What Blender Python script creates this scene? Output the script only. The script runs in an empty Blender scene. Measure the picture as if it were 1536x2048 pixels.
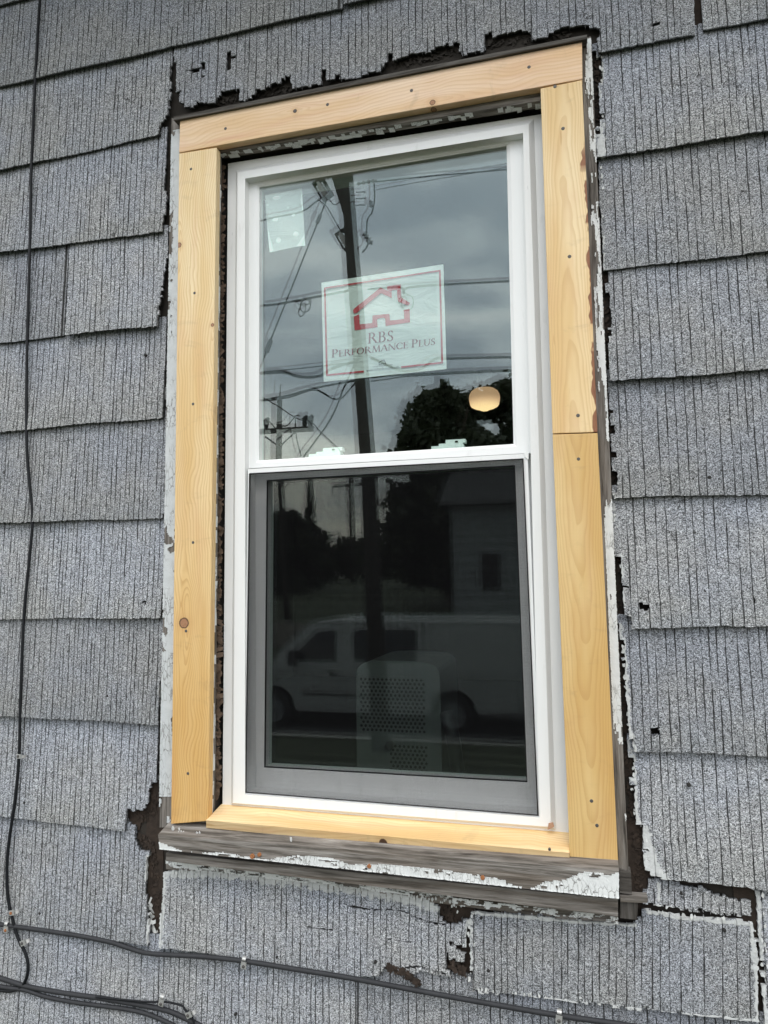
import bpy, bmesh, math, random
import numpy as np
from mathutils import Vector, Matrix
from mathutils.geometry import tessellate_polygon

random.seed(7)
S = bpy.context.scene
COL = S.collection
R = math.radians

# ------------------------------------------------------------------ camera
F_PX = 1420.0                                   # focal length for a 1536 x 2048 frame
CAM = Vector((0.0, -1.5, 1.65))
ROW = np.array([[0.96553534, 0.01329139, 0.25993238],
                [-0.0367571, 0.99564917, 0.08562504],
                [-0.25766338, -0.09222836, 0.96182301]])   # right, down, forward in (x, down, into wall)
def w3(v): return Vector((v[0], v[2], -v[1]))
cr, cu, cf = w3(ROW[0]), -w3(ROW[1]), w3(ROW[2])
cam_data = bpy.data.cameras.new('camera')
cam_data.sensor_fit = 'VERTICAL'; cam_data.sensor_height = 36.0
cam_data.lens = F_PX / 2048 * 36.0
cam_data.clip_start = 0.05; cam_data.clip_end = 500
cam = bpy.data.objects.new('camera', cam_data); COL.objects.link(cam)
M = Matrix((cr, cu, -cf)).transposed().to_4x4(); M.translation = CAM
cam.matrix_world = M
S.camera = cam

# ------------------------------------------------------------------ light
SUN_EL, SUN_AZ = R(58), R(8)                  # high soft sun behind cloud, in front of the wall
world = bpy.data.worlds.new('World'); S.world = world; world.use_nodes = True
sun_d = bpy.data.lights.new('sun', 'SUN'); sun_d.energy = 0.7; sun_d.angle = R(14); sun_d.color = (1.0, 0.96, 0.9)
sun = bpy.data.objects.new('sun', sun_d); COL.objects.link(sun)
sdir = Vector((math.sin(SUN_AZ) * math.cos(SUN_EL), -math.cos(SUN_AZ) * math.cos(SUN_EL), math.sin(SUN_EL)))
sun.rotation_euler = (-sdir).to_track_quat('-Z', 'Y').to_euler()
S.view_settings.view_transform = 'Standard'; S.view_settings.look = 'None'
S.view_settings.gamma = 1.0; S.view_settings.use_curve_mapping = False
S.view_settings.exposure = 0.0
S.render.engine = 'CYCLES'
S.cycles.transparent_max_bounces = 40
S.cycles.max_bounces = 10; S.cycles.glossy_bounces = 6
S.cycles.use_adaptive_sampling = False
S.cycles.use_denoising = True
S.cycles.denoiser = 'OPENIMAGEDENOISE'
S.cycles.caustics_reflective = False; S.cycles.caustics_refractive = False

# ------------------------------------------------------------------ node helper
class NT:
    def __init__(s, tree):
        s.t = tree; tree.nodes.clear()
    def n(s, typ, out=0, props=None, **ins):
        nd = s.t.nodes.new(typ)
        for k, v in (props or {}).items(): setattr(nd, k, v)
        for k, v in ins.items():
            key = int(k[1:]) if k[0] == 'i' and k[1:].isdigit() else k.replace('_', ' ')
            sock = nd.inputs[key]
            if isinstance(v, bpy.types.NodeSocket): s.t.links.new(v, sock)
            else: sock.default_value = v
        return nd if out is None else nd.outputs[out]
    def math(s, op, a, b=0.0, c=None, clamp=False):
        kw = dict(i0=a, i1=b)
        if c is not None: kw['i2'] = c
        return s.n('ShaderNodeMath', props=dict(operation=op, use_clamp=clamp), **kw)
    def mix(s, f, a, b, typ='MIX'):
        nd = s.t.nodes.new('ShaderNodeMix'); nd.data_type = 'RGBA'; nd.blend_type = typ
        for i, v in ((0, f), (6, a), (7, b)):
            if isinstance(v, bpy.types.NodeSocket): s.t.links.new(v, nd.inputs[i])
            else: nd.inputs[i].default_value = v if i == 0 else ((*v, 1) if len(v) == 3 else v)
        return nd.outputs[2]
    def ramp(s, f, stops, interp='LINEAR'):
        nd = s.t.nodes.new('ShaderNodeValToRGB'); nd.color_ramp.interpolation = interp
        els = nd.color_ramp.elements
        while len(els) < len(stops): els.new(0.5)
        for e, (p, c) in zip(els, stops):
            e.position = p; e.color = (c, c, c, 1) if not hasattr(c, '__len__') else (*c, 1)
        s.t.links.new(f, nd.inputs[0]); return nd.outputs[0]
    def sstep(s, x, a, b):
        return s.n('ShaderNodeMapRange', props=dict(interpolation_type='SMOOTHSTEP'), i0=x, i1=a, i2=b, i3=0.0, i4=1.0)
    def noise(s, vec, scale, detail=3.0, rough=0.55, dist=0.0, out=0):
        return s.n('ShaderNodeTexNoise', out=out, Vector=vec, Scale=scale, Detail=detail, Roughness=rough, Distortion=dist)
    def scalevec(s, vec, sc, loc=(0, 0, 0)):
        return s.n('ShaderNodeMapping', Vector=vec, Scale=sc, Location=loc)
    def bump(s, h, strength=0.4, dist=0.002, normal=None):
        kw = dict(Height=h, Strength=strength, Distance=dist)
        if normal is not None: kw['Normal'] = normal
        return s.n('ShaderNodeBump', **kw)
    def bsdf(s, color, rough=0.7, normal=None, **kw):
        a = dict(Base_Color=color if isinstance(color, bpy.types.NodeSocket) else (*color, 1), Roughness=rough)
        if normal is not None: a['Normal'] = normal
        a.update(kw)
        return s.n('ShaderNodeBsdfPrincipled', **a)
    def out(s, sh): s.n('ShaderNodeOutputMaterial', out=None, Surface=sh)
def mat(name):
    m = bpy.data.materials.new(name); m.use_nodes = True
    return m, NT(m.node_tree)
def obj_co(nt): return nt.n('ShaderNodeTexCoord', out=3)
def plain(name, color, rough=0.6, var=0.12, scale=20.0, metallic=0.0, bump=0.15, bscale=60.0):
    m, nt = mat(name); co = obj_co(nt)
    v = nt.noise(co, scale, 4)
    c = nt.mix(v, tuple(x * (1 - var) for x in color), tuple(min(1, x * (1 + var)) for x in color))
    b = nt.bump(nt.noise(co, bscale, 4), bump, 0.002)
    nt.out(nt.bsdf(c, rough, b, Metallic=metallic)); return m

# world: an overcast sky, Nishita under broken grey cloud
nt = NT(world.node_tree)
d = nt.n('ShaderNodeTexCoord', out=0)
sky = nt.n('ShaderNodeTexSky', props=dict(sky_type='NISHITA', sun_disc=False, sun_elevation=SUN_EL, sun_rotation=R(180) - SUN_AZ))
sp = nt.n('ShaderNodeSeparateXYZ', out=None, Vector=d)
up = nt.math('MAXIMUM', sp.outputs[2], 0.0)
den = nt.math('ADD', up, 0.22)
pl = nt.n('ShaderNodeCombineXYZ', X=nt.math('DIVIDE', sp.outputs[0], den), Y=nt.math('DIVIDE', sp.outputs[1], den), Z=0.0)
c1 = nt.noise(nt.scalevec(pl, (1.0, 1.0, 1)), 1.1, 5, 0.55, 0.6)
c2 = nt.noise(nt.scalevec(pl, (0.7, 1.6, 1), (3, 7, 0)), 2.2, 4, 0.5, 0.5)
cm = nt.math('ADD', nt.math('MULTIPLY', c1, 0.65), nt.math('MULTIPLY', c2, 0.35))
cloud = nt.ramp(nt.sstep(cm, 0.37, 0.63), [(0.0, (0.52, 0.58, 0.66)), (0.38, (0.82, 0.87, 0.93)), (0.72, (1.12, 1.13, 1.14)), (1.0, (1.45, 1.43, 1.38))])
grad = nt.math('ADD', 0.9, nt.math('MULTIPLY', up, 0.9))       # an overcast sky brightens towards the zenith
cl = nt.n('ShaderNodeVectorMath', props=dict(operation='SCALE'), Vector=cloud, Scale=nt.math('MULTIPLY', grad, 18.5))
warm = nt.mix(nt.sstep(sp.outputs[2], 0.28, 0.02), cl, nt.n('ShaderNodeVectorMath', props=dict(operation='MULTIPLY'), i0=cl, i1=(1.12, 1.04, 0.93)))
fin = nt.mix(0.93, sky, warm)
bg = nt.n('ShaderNodeBackground', Color=fin, Strength=0.1)
nt.n('ShaderNodeOutputWorld', out=None, Surface=bg)

# ------------------------------------------------------------------ survey: points of the wall and of the street
RT = ROW.T
def P(px, py, Y):
    """The point of the plane y = Y which the survey photograph shows at px, py."""
    q = RT @ np.array([px - 768.0, py - 1024.0, F_PX]); q = q / q[2] * (Y - CAM.y)
    return Vector((q[0], Y, CAM.z - q[1]))
GLASS_Y = 0.031
def far(px, py, dist):
    """A point of the street at y = -dist, surveyed by its mirror image in the upper glass."""
    q = P(px, py, 2 * GLASS_Y + dist); q.y = -dist; return q
def XZ(px, py, Y=-0.014):
    q = P(px, py, Y); return (q.x, q.z)

# ------------------------------------------------------------------ object helpers
def link(o, parent=None):
    COL.objects.link(o)
    if parent: o.parent = parent
    return o
def tag(o, label=None, cat=None, group=None, kind=None):
    if label: o['label'] = label
    if cat: o['category'] = cat
    if group: o['group'] = group
    if kind: o['kind'] = kind
    return o
def thing(name, label, cat, loc=(0, 0, 0), rz=0.0, group=None):
    o = bpy.data.objects.new(name, None); o.empty_display_size = 0.1
    o.location = loc; o.rotation_euler = (0, 0, rz); COL.objects.link(o)
    return tag(o, label, cat, group)
def put(name, bm, m, parent=None, smooth=False, bevel=0.0, seg=1):
    """Links a bmesh as one object; a parent Empty at an offset keeps the mesh in world terms."""
    if bevel: bmesh.ops.bevel(bm, geom=[e for e in bm.edges if len(e.link_faces) == 2 and e.calc_face_angle(0) > 0.5], offset=bevel, segments=seg, affect='EDGES', profile=0.6)
    me = bpy.data.meshes.new(name)
    bmesh.ops.recalc_face_normals(bm, faces=bm.faces)
    if parent and parent.type == 'EMPTY': bm.transform(parent.matrix_basis.inverted())
    elif parent and parent.parent and parent.parent.type == 'EMPTY': bm.transform(parent.parent.matrix_basis.inverted())
    bm.to_mesh(me); bm.free()
    if smooth:
        for p in me.polygons: p.use_smooth = True
    for mm in (m if isinstance(m, (list, tuple)) else [m]): me.materials.append(mm)
    return link(bpy.data.objects.new(name, me), parent)
def hexa(bm, f, b):
    """A block between a front quad f and a back quad b."""
    fv = [bm.verts.new(p) for p in f]; bv = [bm.verts.new(p) for p in b]
    bm.faces.new(fv); bm.faces.new(bv[::-1])
    for i in range(4):
        j = (i + 1) % 4; bm.faces.new((fv[j], fv[i], bv[i], bv[j]))
def box(bm, lo, hi):
    (x0, y0, z0), (x1, y1, z1) = lo, hi
    hexa(bm, [(x0, y0, z1), (x1, y0, z1), (x1, y0, z0), (x0, y0, z0)], [(x0, y1, z1), (x1, y1, z1), (x1, y1, z0), (x0, y1, z0)])
def slab(bm, pts, y0, y1):
    """A block whose front corners stand on y0 as surveyed; the back is straight behind at y1."""
    f = [P(*p, y0) for p in pts]; b = [Vector((v.x, y1, v.z)) for v in f]; hexa(bm, f, b)
def ring(bm, o, i, y0, y1, yo=None, yi=None):
    """A frame of four mitred pieces between outer and inner quads (surveyed on y0, or already points)."""
    O = [P(*p, y0) if len(p) == 2 else Vector(p) for p in o]; I = [P(*p, y0) if len(p) == 2 else Vector(p) for p in i]
    for k in range(4):
        j = (k + 1) % 4
        f = [O[k], O[j], I[j], I[k]]; hexa(bm, f, [Vector((v.x, y1, v.z)) for v in f])
def tube(bm, pts, r, n=8, smooth=True, sub=6, cap=True):
    pts = [Vector(p) for p in pts]
    if smooth and len(pts) > 2:
        q = []
        for i in range(len(pts) - 1):
            p0 = pts[max(i - 1, 0)]; p1 = pts[i]; p2 = pts[i + 1]; p3 = pts[min(i + 2, len(pts) - 1)]
            for s in range(sub):
                t = s / sub
                q.append(0.5 * ((2 * p1) + (p2 - p0) * t + (2 * p0 - 5 * p1 + 4 * p2 - p3) * t * t + (3 * p1 - p0 - 3 * p2 + p3) * t ** 3))
        q.append(pts[-1]); pts = q
    rs = r if hasattr(r, '__len__') else [r] * len(pts)
    if len(rs) != len(pts): rs = list(np.interp(np.linspace(0, 1, len(pts)), np.linspace(0, 1, len(rs)), rs))
    up = Vector((0.13, 0.31, 0.94)); prev = None
    for i, p in enumerate(pts):
        t = (pts[min(i + 1, len(pts) - 1)] - pts[max(i - 1, 0)]).normalized()
        if abs(t.dot(up)) > 0.95: up = Vector((0.9, 0.2, 0.1))
        a = t.cross(up).normalized(); b = t.cross(a).normalized(); up = -b if b.dot(up) < 0 else b
        a = t.cross(up).normalized()
        rr = [bm.verts.new(p + (a * math.cos(2 * math.pi * k / n) + up * math.sin(2 * math.pi * k / n)) * rs[i]) for k in range(n)]
        if prev:
            for k in range(n): bm.faces.new((prev[k], prev[(k + 1) % n], rr[(k + 1) % n], rr[k]))
        elif cap: bm.faces.new(rr[::-1])
        prev = rr
    if cap: bm.faces.new(prev)
def lathe(bm, c, prof, n=24, axis='z'):
    rows = []
    for r, h in prof:
        rows.append([bm.verts.new(Vector(c) + (Vector((r * math.cos(a), r * math.sin(a), h)) if axis == 'z' else Vector((r * math.cos(a), h, r * math.sin(a)))))
                     for a in [2 * math.pi * k / n for k in range(n)]])
    for a, b in zip(rows, rows[1:]):
        for k in range(n): bm.faces.new((a[k], a[(k + 1) % n], b[(k + 1) % n], b[k]))
    bm.faces.new(rows[0][::-1]); bm.faces.new(rows[-1])
def flat(bm, pts):
    """A flat shape of any outline, cut into triangles."""
    vs = [bm.verts.new(p) for p in pts]
    for t in tessellate_polygon([[Vector(p) for p in pts]]):
        try: bm.faces.new([vs[i] for i in t])
        except ValueError: pass
def sheetlet(bm, pts, t):
    """A thin sheet of any outline with its real thickness, front towards the street."""
    f = [bm.verts.new(p) for p in pts]; b = [bm.verts.new(Vector(p) + Vector((0, t, 0))) for p in pts]; n = len(pts)
    for tri in tessellate_polygon([[Vector(p) for p in pts]]):
        bm.faces.new([f[i] for i in tri]); bm.faces.new([b[i] for i in reversed(tri)])
    for i in range(n): bm.faces.new((f[(i + 1) % n], f[i], b[i], b[(i + 1) % n]))
def inside(px, pz, poly):
    r = np.zeros(px.shape, bool); n = len(poly)
    for i in range(n):
        x0, z0 = poly[i]; x1, z1 = poly[(i + 1) % n]
        if z0 == z1: continue
        c = ((z0 > pz) != (z1 > pz)) & (px < (x1 - x0) * (pz - z0) / (z1 - z0) + x0)
        r ^= c
    return r
def dist_line(px, pz, pts):
    dmin = np.full(px.shape, 9.0)
    for (x0, z0), (x1, z1) in zip(pts, pts[1:]):
        dx, dz = x1 - x0, z1 - z0; L = dx * dx + dz * dz + 1e-12
        t = np.clip(((px - x0) * dx + (pz - z0) * dz) / L, 0, 1)
        dmin = np.minimum(dmin, np.hypot(px - x0 - t * dx, pz - z0 - t * dz))
    return dmin

# ------------------------------------------------------------------ materials of the wall
def m_shingle():
    m, nt = mat('grey_granule_shingle'); co = obj_co(nt)
    rnd = nt.n('ShaderNodeObjectInfo', out=5)
    gv = nt.n('ShaderNodeAttribute', out=2, props=dict(attribute_name='groove'))
    cv = nt.n('ShaderNodeAttribute', out=2, props=dict(attribute_name='crust'))
    vv = nt.n('ShaderNodeAttribute', out=2, props=dict(attribute_name='height'))
    vo = nt.n('ShaderNodeTexVoronoi', out=None, Vector=co, Scale=700.0)
    g1 = nt.n('ShaderNodeSeparateColor', out=0, Color=vo.outputs['Color'])
    g2 = nt.noise(co, 330.0, 2, 0.6)
    g = nt.math('ADD', nt.math('MULTIPLY', g1, 0.72), nt.math('MULTIPLY', nt.sstep(g2, 0.3, 0.7), 0.28))
    gran = nt.ramp(g, [(0.0, 0.03), (0.22, 0.085), (0.42, 0.24), (0.62, 0.36), (0.80, 0.52), (0.92, 0.70), (1.0, 0.88)])
    big = nt.noise(co, 5.0, 4, 0.6)
    tint = nt.mix(nt.sstep(big, 0.35, 0.65), (0.905, 0.95, 1.04), (0.95, 0.963, 0.975))
    c = nt.mix(1.0, gran, tint, 'MULTIPLY')
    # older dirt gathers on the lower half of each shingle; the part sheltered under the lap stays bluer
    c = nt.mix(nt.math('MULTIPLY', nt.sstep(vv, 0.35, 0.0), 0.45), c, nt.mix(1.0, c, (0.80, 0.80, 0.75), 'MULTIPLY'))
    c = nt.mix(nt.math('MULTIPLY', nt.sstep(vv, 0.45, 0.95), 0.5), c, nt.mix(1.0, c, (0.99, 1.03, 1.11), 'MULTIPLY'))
    stre = nt.noise(nt.scalevec(co, (55, 1, 3.5)), 1.0, 3, 0.6)
    c = nt.mix(nt.math('MULTIPLY', nt.sstep(stre, 0.52, 0.75), 0.35), c, nt.mix(1.0, c, (0.62, 0.62, 0.62), 'MULTIPLY'))
    tone = nt.math('ADD', 0.82, nt.math('MULTIPLY', rnd, 0.24))
    c = nt.n('ShaderNodeVectorMath', props=dict(operation='SCALE'), Vector=c, Scale=tone)
    # hairline cracks with bitumen showing
    vc = nt.n('ShaderNodeTexVoronoi', out=0, props=dict(feature='DISTANCE_TO_EDGE'), Vector=nt.n('ShaderNodeVectorMath', props=dict(operation='ADD'), i0=nt.scalevec(co, (14, 14, 22)), i1=nt.n('ShaderNodeVectorMath', props=dict(operation='SCALE'), Vector=nt.noise(co, 60.0, 3, out=1), Scale=0.35)), Scale=1.0)
    cmask = nt.math('MULTIPLY', nt.sstep(vc, 0.016, 0.004), nt.sstep(nt.noise(co, 7.0, 2), 0.56, 0.66))
    gr = nt.math('MULTIPLY', nt.sstep(gv, 0.12, 0.72), nt.sstep(nt.noise(nt.scalevec(co, (60, 60, 14)), 1.0, 2), 0.10, 0.28))
    dark = nt.math('MAXIMUM', nt.math('MULTIPLY', cmask, 0.85), nt.math('MULTIPLY', gr, 0.95))
    # pits where granules fell out
    pit = nt.sstep(nt.noise(co, 95.0, 1), 0.75, 0.79)
    dark = nt.math('MAXIMUM', dark, nt.math('MULTIPLY', pit, 0.85))
    c = nt.mix(dark, c, (0.022, 0.022, 0.02))
    # chalky white paint left along cut edges
    cn = nt.math('ADD', cv, nt.math('MULTIPLY', nt.math('SUBTRACT', nt.noise(co, 70.0, 4, 0.65), 0.5), 1.3))
    cr_ = nt.sstep(cn, 0.52, 0.66)
    c = nt.mix(nt.math('MULTIPLY', cr_, 0.9), c, nt.mix(nt.noise(co, 150.0, 3), (0.36, 0.37, 0.365), (0.70, 0.715, 0.71)))
    h = nt.math('ADD', nt.math('MULTIPLY', g, 1.0), nt.math('MULTIPLY', cr_, 1.2))
    b = nt.bump(h, 0.55, 0.0012)
    nt.out(nt.bsdf(c, 0.93, b)); return m
def m_wood(name, seed, knots=(), wane=False, tone=(1, 1, 1), freq=190.0, cathedral=0.0, contrast=0.42, streak=0.3, kdark=1.0, ends=((1, 1, 1), (1, 1, 1)), wander=0.012):
    """Sawn pine: growth rings in the board's own u (across) and v (along) measure, bulging round its knots."""
    m, nt = mat(name)
    uv = nt.n('ShaderNodeUVMap', out=0)
    sp = nt.n('ShaderNodeSeparateXYZ', out=None, Vector=uv); u, v = sp.outputs[0], sp.outputs[1]
    def vec(a, b, z=seed): return nt.n('ShaderNodeCombineXYZ', X=a, Y=b, Z=z)
    slow = nt.noise(vec(nt.math('MULTIPLY', u, 3.0), nt.math('MULTIPLY', v, 1.4)), 2.0, 2, 0.5)
    slow2 = nt.noise(vec(nt.math('MULTIPLY', u, 9.0), nt.math('MULTIPLY', v, 5.0)), 2.0, 2, 0.5)
    f = nt.math('ADD', u, nt.math('MULTIPLY', nt.math('SUBTRACT', slow, 0.5), wander * 9))
    f = nt.math('ADD', f, nt.math('MULTIPLY', nt.math('SUBTRACT', slow2, 0.5), wander * 1.6))
    if cathedral:    # a flat sawn face: rings cut as long arches
        uu = nt.math('ADD', u, nt.math('MULTIPLY', nt.math('SUBTRACT', slow, 0.5), 0.035))
        f = nt.math('ADD', nt.math('MULTIPLY', nt.math('MULTIPLY', uu, uu), 26.0), nt.math('ADD', nt.math('MULTIPLY', v, cathedral), nt.math('MULTIPLY', nt.math('SUBTRACT', slow2, 0.5), 0.012)))
    kmask = None; halo = None; rim = None
    for ku, kv, kr in knots:
        du = nt.math('SUBTRACT', u, ku); dv = nt.math('SUBTRACT', v, kv)
        dd = nt.math('SQRT', nt.math('ADD', nt.math('MULTIPLY', du, du), nt.math('MULTIPLY', dv, dv)))
        de = nt.math('ADD', nt.math('MULTIPLY', du, du), nt.math('MULTIPLY', nt.math('MULTIPLY', dv, dv), 0.10))
        bulge = nt.math('MULTIPLY', nt.math('EXPONENT', nt.math('MULTIPLY', de, -1.0 / (3.2 * kr) ** 2)), kr * 2.2)
        side = nt.n('ShaderNodeMath', props=dict(operation='SIGN'), i0=du)
        f = nt.math('ADD', f, nt.math('MULTIPLY', bulge, nt.math('MULTIPLY', nt.sstep(du, -kr, kr), -1.6)))
        wob = nt.math('ADD', dd, nt.math('MULTIPLY', nt.math('SUBTRACT', nt.noise(vec(u, v), 160.0, 2), 0.5), kr * 0.35))
        k1 = nt.sstep(wob, kr * 1.02, kr * 0.86); r1 = nt.math('MULTIPLY', nt.sstep(wob, kr * 1.18, kr * 1.0), nt.sstep(wob, kr * 0.72, kr * 0.92)); h1 = nt.sstep(dd, kr * 3.2, kr * 0.8)
        kmask = k1 if kmask is None else nt.math('MAXIMUM', kmask, k1)
        rim = r1 if rim is None else nt.math('MAXIMUM', rim, r1)
        halo = h1 if halo is None else nt.math('MAXIMUM', halo, h1)
    ph = nt.math('FRACT', nt.math('MULTIPLY', f, freq))
    late = nt.math('MULTIPLY', nt.sstep(ph, 0.35, 0.9), nt.sstep(ph, 1.0, 0.94))      # pale early wood, a sharp dark late line
    lv = nt.math('MULTIPLY', late, nt.math('ADD', 0.35, nt.math('MULTIPLY', nt.noise(vec(nt.math('MULTIPLY', u, 30.0), nt.math('MULTIPLY', v, 2.0)), 1.0, 2), 0.65)))
    a = tuple(x * t for x, t in zip((0.79, 0.62, 0.37), tone)); a2 = tuple(x * t for x, t in zip((0.68, 0.47, 0.215), tone)); b = tuple(x * t for x, t in zip((0.50, 0.29, 0.11), tone))
    fib = nt.noise(vec(nt.math('MULTIPLY', u, 900.0), nt.math('MULTIPLY', v, 14.0)), 1.0, 3, 0.6)
    cloudy = nt.noise(vec(nt.math('MULTIPLY', u, 16.0), nt.math('MULTIPLY', v, 5.0), seed + 3), 1.0, 3, 0.6)
    sap = nt.noise(vec(nt.math('MULTIPLY', u, 12.0), nt.math('MULTIPLY', v, 1.3), seed + 5), 1.0, 3, 0.6)
    body = nt.mix(nt.sstep(sap, 0.36, 0.64), a, a2)
    c = nt.mix(nt.math('MULTIPLY', lv, contrast), body, b)
    c = nt.mix(nt.math('MULTIPLY', nt.sstep(cloudy, 0.45, 0.75), 0.30), c, tuple(x * t for x, t in zip((0.62, 0.37, 0.20), tone)))
    c = nt.mix(nt.math('MULTIPLY', nt.sstep(fib, 0.5, 0.8), 0.16), c, tuple(x * 0.7 for x in b))
    pink = nt.sstep(nt.noise(vec(nt.math('MULTIPLY', u, 34.0), nt.math('MULTIPLY', v, 1.6), seed + 7), 1.0, 3, 0.6, 0.4), 0.54, 0.72)
    c = nt.mix(nt.math('MULTIPLY', pink, streak), c, tuple(x * t for x, t in zip((0.58, 0.31, 0.17), tone)))
    smudge = nt.sstep(nt.noise(vec(nt.math('MULTIPLY', u, 14.0), nt.math('MULTIPLY', v, 22.0), seed + 11), 1.0, 4, 0.65, 0.6), 0.56, 0.76)
    c = nt.mix(nt.math('MULTIPLY', smudge, 0.26), c, (0.36, 0.25, 0.14))
    pitch = nt.sstep(nt.noise(vec(nt.math('MULTIPLY', u, 110.0), nt.math('MULTIPLY', v, 9.0), seed + 9), 1.0, 1), 0.74, 0.80)
    c = nt.mix(nt.math('MULTIPLY', pitch, 0.45), c, (0.42, 0.20, 0.05))
    c = nt.mix(1.0, c, nt.mix(nt.sstep(v, -0.75, 0.75), ends[0], ends[1]), 'MULTIPLY')
    if kmask is not None:
        c = nt.mix(nt.math('MULTIPLY', halo, 0.28), c, (0.50, 0.26, 0.10))
        kc = nt.mix(nt.noise(vec(u, v), 210.0, 3), tuple(x * kdark for x in (0.22, 0.09, 0.04)), tuple(x * kdark for x in (0.44, 0.24, 0.13)))
        c = nt.mix(kmask, c, kc); c = nt.mix(nt.math('MULTIPLY', rim, 0.9), c, (0.07, 0.03, 0.015))
    if wane:         # bark left on the long edge
        e = nt.math('ADD', u, nt.math('MULTIPLY', nt.math('SUBTRACT', nt.noise(vec(0.0, nt.math('MULTIPLY', v, 9.0)), 1.0, 3, 0.7), 0.5), 0.05))
        wm = nt.math('MULTIPLY', nt.sstep(e, 0.0375, 0.0395), nt.sstep(v, 0.26, 0.20))
        wm = nt.math('MULTIPLY', wm, nt.sstep(nt.noise(vec(0.0, nt.math('MULTIPLY', v, 14.0), 5.0), 1.0, 2), 0.40, 0.46))
        c = nt.mix(wm, c, nt.mix(nt.noise(vec(nt.math('MULTIPLY', u, 300.0), nt.math('MULTIPLY', v, 40.0)), 1.0, 3), (0.10, 0.025, 0.012), (0.36, 0.16, 0.07)))
    saw = nt.math('ABSOLUTE', nt.math('SUBTRACT', nt.math('FRACT', nt.math('MULTIPLY', nt.math('ADD', v, nt.math('MULTIPLY', slow2, 0.004)), 150.0)), 0.5))
    hgt = nt.math('ADD', nt.math('MULTIPLY', late, 0.4), nt.math('ADD', nt.math('MULTIPLY', fib, 0.5), nt.math('MULTIPLY', saw, 0.25)))
    nt.out(nt.bsdf(c, 0.62, nt.bump(hgt, 0.30, 0.0008))); return m
def m_old_wood(name, axis, dark=1.0):
    """Bare weathered wood gone silver grey, the grain eroded along its length."""
    m, nt = mat(name); co = obj_co(nt)
    sc = (6.5, 70, 130) if axis == 'x' else (130, 70, 6.5)
    g = nt.noise(nt.scalevec(co, sc), 1.0, 5, 0.65, 0.4)
    g2 = nt.noise(nt.scalevec(co, tuple(x * 0.3 for x in sc)), 1.0, 3, 0.6)
    c = nt.ramp(g, [(0.28, (0.022 * dark, 0.018 * dark, 0.015 * dark)), (0.42, (0.10 * dark, 0.088 * dark, 0.075 * dark)), (0.56, (0.22 * dark, 0.20 * dark, 0.18 * dark)), (0.74, (0.36 * dark, 0.345 * dark, 0.32 * dark))])
    c = nt.mix(nt.math('MULTIPLY', nt.sstep(g2, 0.5, 0.7), 0.4), c, (0.15 * dark, 0.115 * dark, 0.085 * dark))
    crack = nt.sstep(g, 0.36, 0.28)
    c = nt.mix(nt.math('MULTIPLY', crack, 0.7), c, (0.02, 0.016, 0.012))
    nt.out(nt.bsdf(c, 0.9, nt.bump(g, 0.9, 0.004))); return m
def m_paint(name='old_white_paint', lo=(0.55, 0.565, 0.56), hi=(0.76, 0.775, 0.77)):
    m, nt = mat(name); co = obj_co(nt)
    n = nt.noise(co, 45.0, 4, 0.6)
    c = nt.mix(n, lo, hi)
    vc = nt.n('ShaderNodeTexVoronoi', out=0, props=dict(feature='DISTANCE_TO_EDGE'), Vector=nt.n('ShaderNodeVectorMath', props=dict(operation='ADD'), i0=nt.scalevec(co, (130, 130, 42)), i1=nt.n('ShaderNodeVectorMath', props=dict(operation='SCALE'), Vector=nt.noise(co, 90.0, 3, out=1), Scale=0.8)), Scale=1.0)
    ck = nt.math('MULTIPLY', nt.sstep(vc, 0.06, 0.012), nt.sstep(nt.noise(co, 18.0, 2), 0.42, 0.62))
    c = nt.mix(nt.math('MULTIPLY', ck, 0.75), c, (0.13, 0.125, 0.115))
    dirt = nt.sstep(nt.noise(nt.scalevec(co, (60, 60, 12)), 1.0, 4, 0.7), 0.58, 0.78)
    c = nt.mix(nt.math('MULTIPLY', dirt, 0.45), c, (0.33, 0.33, 0.31))
    nt.out(nt.bsdf(c, 0.65, nt.bump(nt.math('SUBTRACT', n, ck), 0.5, 0.0015))); return m
def m_vinyl():
    m, nt = mat('white_vinyl'); co = obj_co(nt)
    n = nt.noise(nt.scalevec(co, (6, 6, 2)), 3.0, 4, 0.6)
    smear = nt.sstep(nt.noise(nt.scalevec(co, (40, 40, 9)), 1.0, 4, 0.65), 0.60, 0.80)
    c = nt.mix(nt.math('MULTIPLY', smear, 0.38), nt.mix(n, (0.78, 0.79, 0.785), (0.83, 0.84, 0.835)), (0.55, 0.55, 0.53))
    sc_ = nt.math('MULTIPLY', nt.sstep(nt.noise(nt.scalevec(co, (220, 220, 30)), 1.0, 1), 0.76, 0.80), 0.3)
    c = nt.mix(sc_, c, (0.35, 0.35, 0.35))
    nt.out(nt.bsdf(c, 0.36, nt.bump(n, 0.08, 0.002), **{'Specular_IOR_Level': 0.4})); return m
def m_glass(name, f0, tint):
    """Clear pane: mirror-like by Fresnel, otherwise seen straight through with the tint of its coating."""
    m, nt = mat(name)
    fc = nt.n('ShaderNodeLayerWeight', out=1, Blend=0.5)
    fr = nt.math('ADD', f0, nt.math('MULTIPLY', nt.math('POWER', fc, 5.0), 1 - f0))
    co = obj_co(nt)
    wv = nt.bump(nt.noise(co, 2.3, 1), 0.02, 0.01)
    gl = nt.n('ShaderNodeBsdfGlossy', Color=(0.90, 0.99, 0.965, 1), Roughness=0.0, Normal=wv)
    tr = nt.n('ShaderNodeBsdfTransparent', Color=(*tint, 1))
    nt.out(nt.n('ShaderNodeMixShader', i0=fr, i1=tr, i2=gl)); return m
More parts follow.
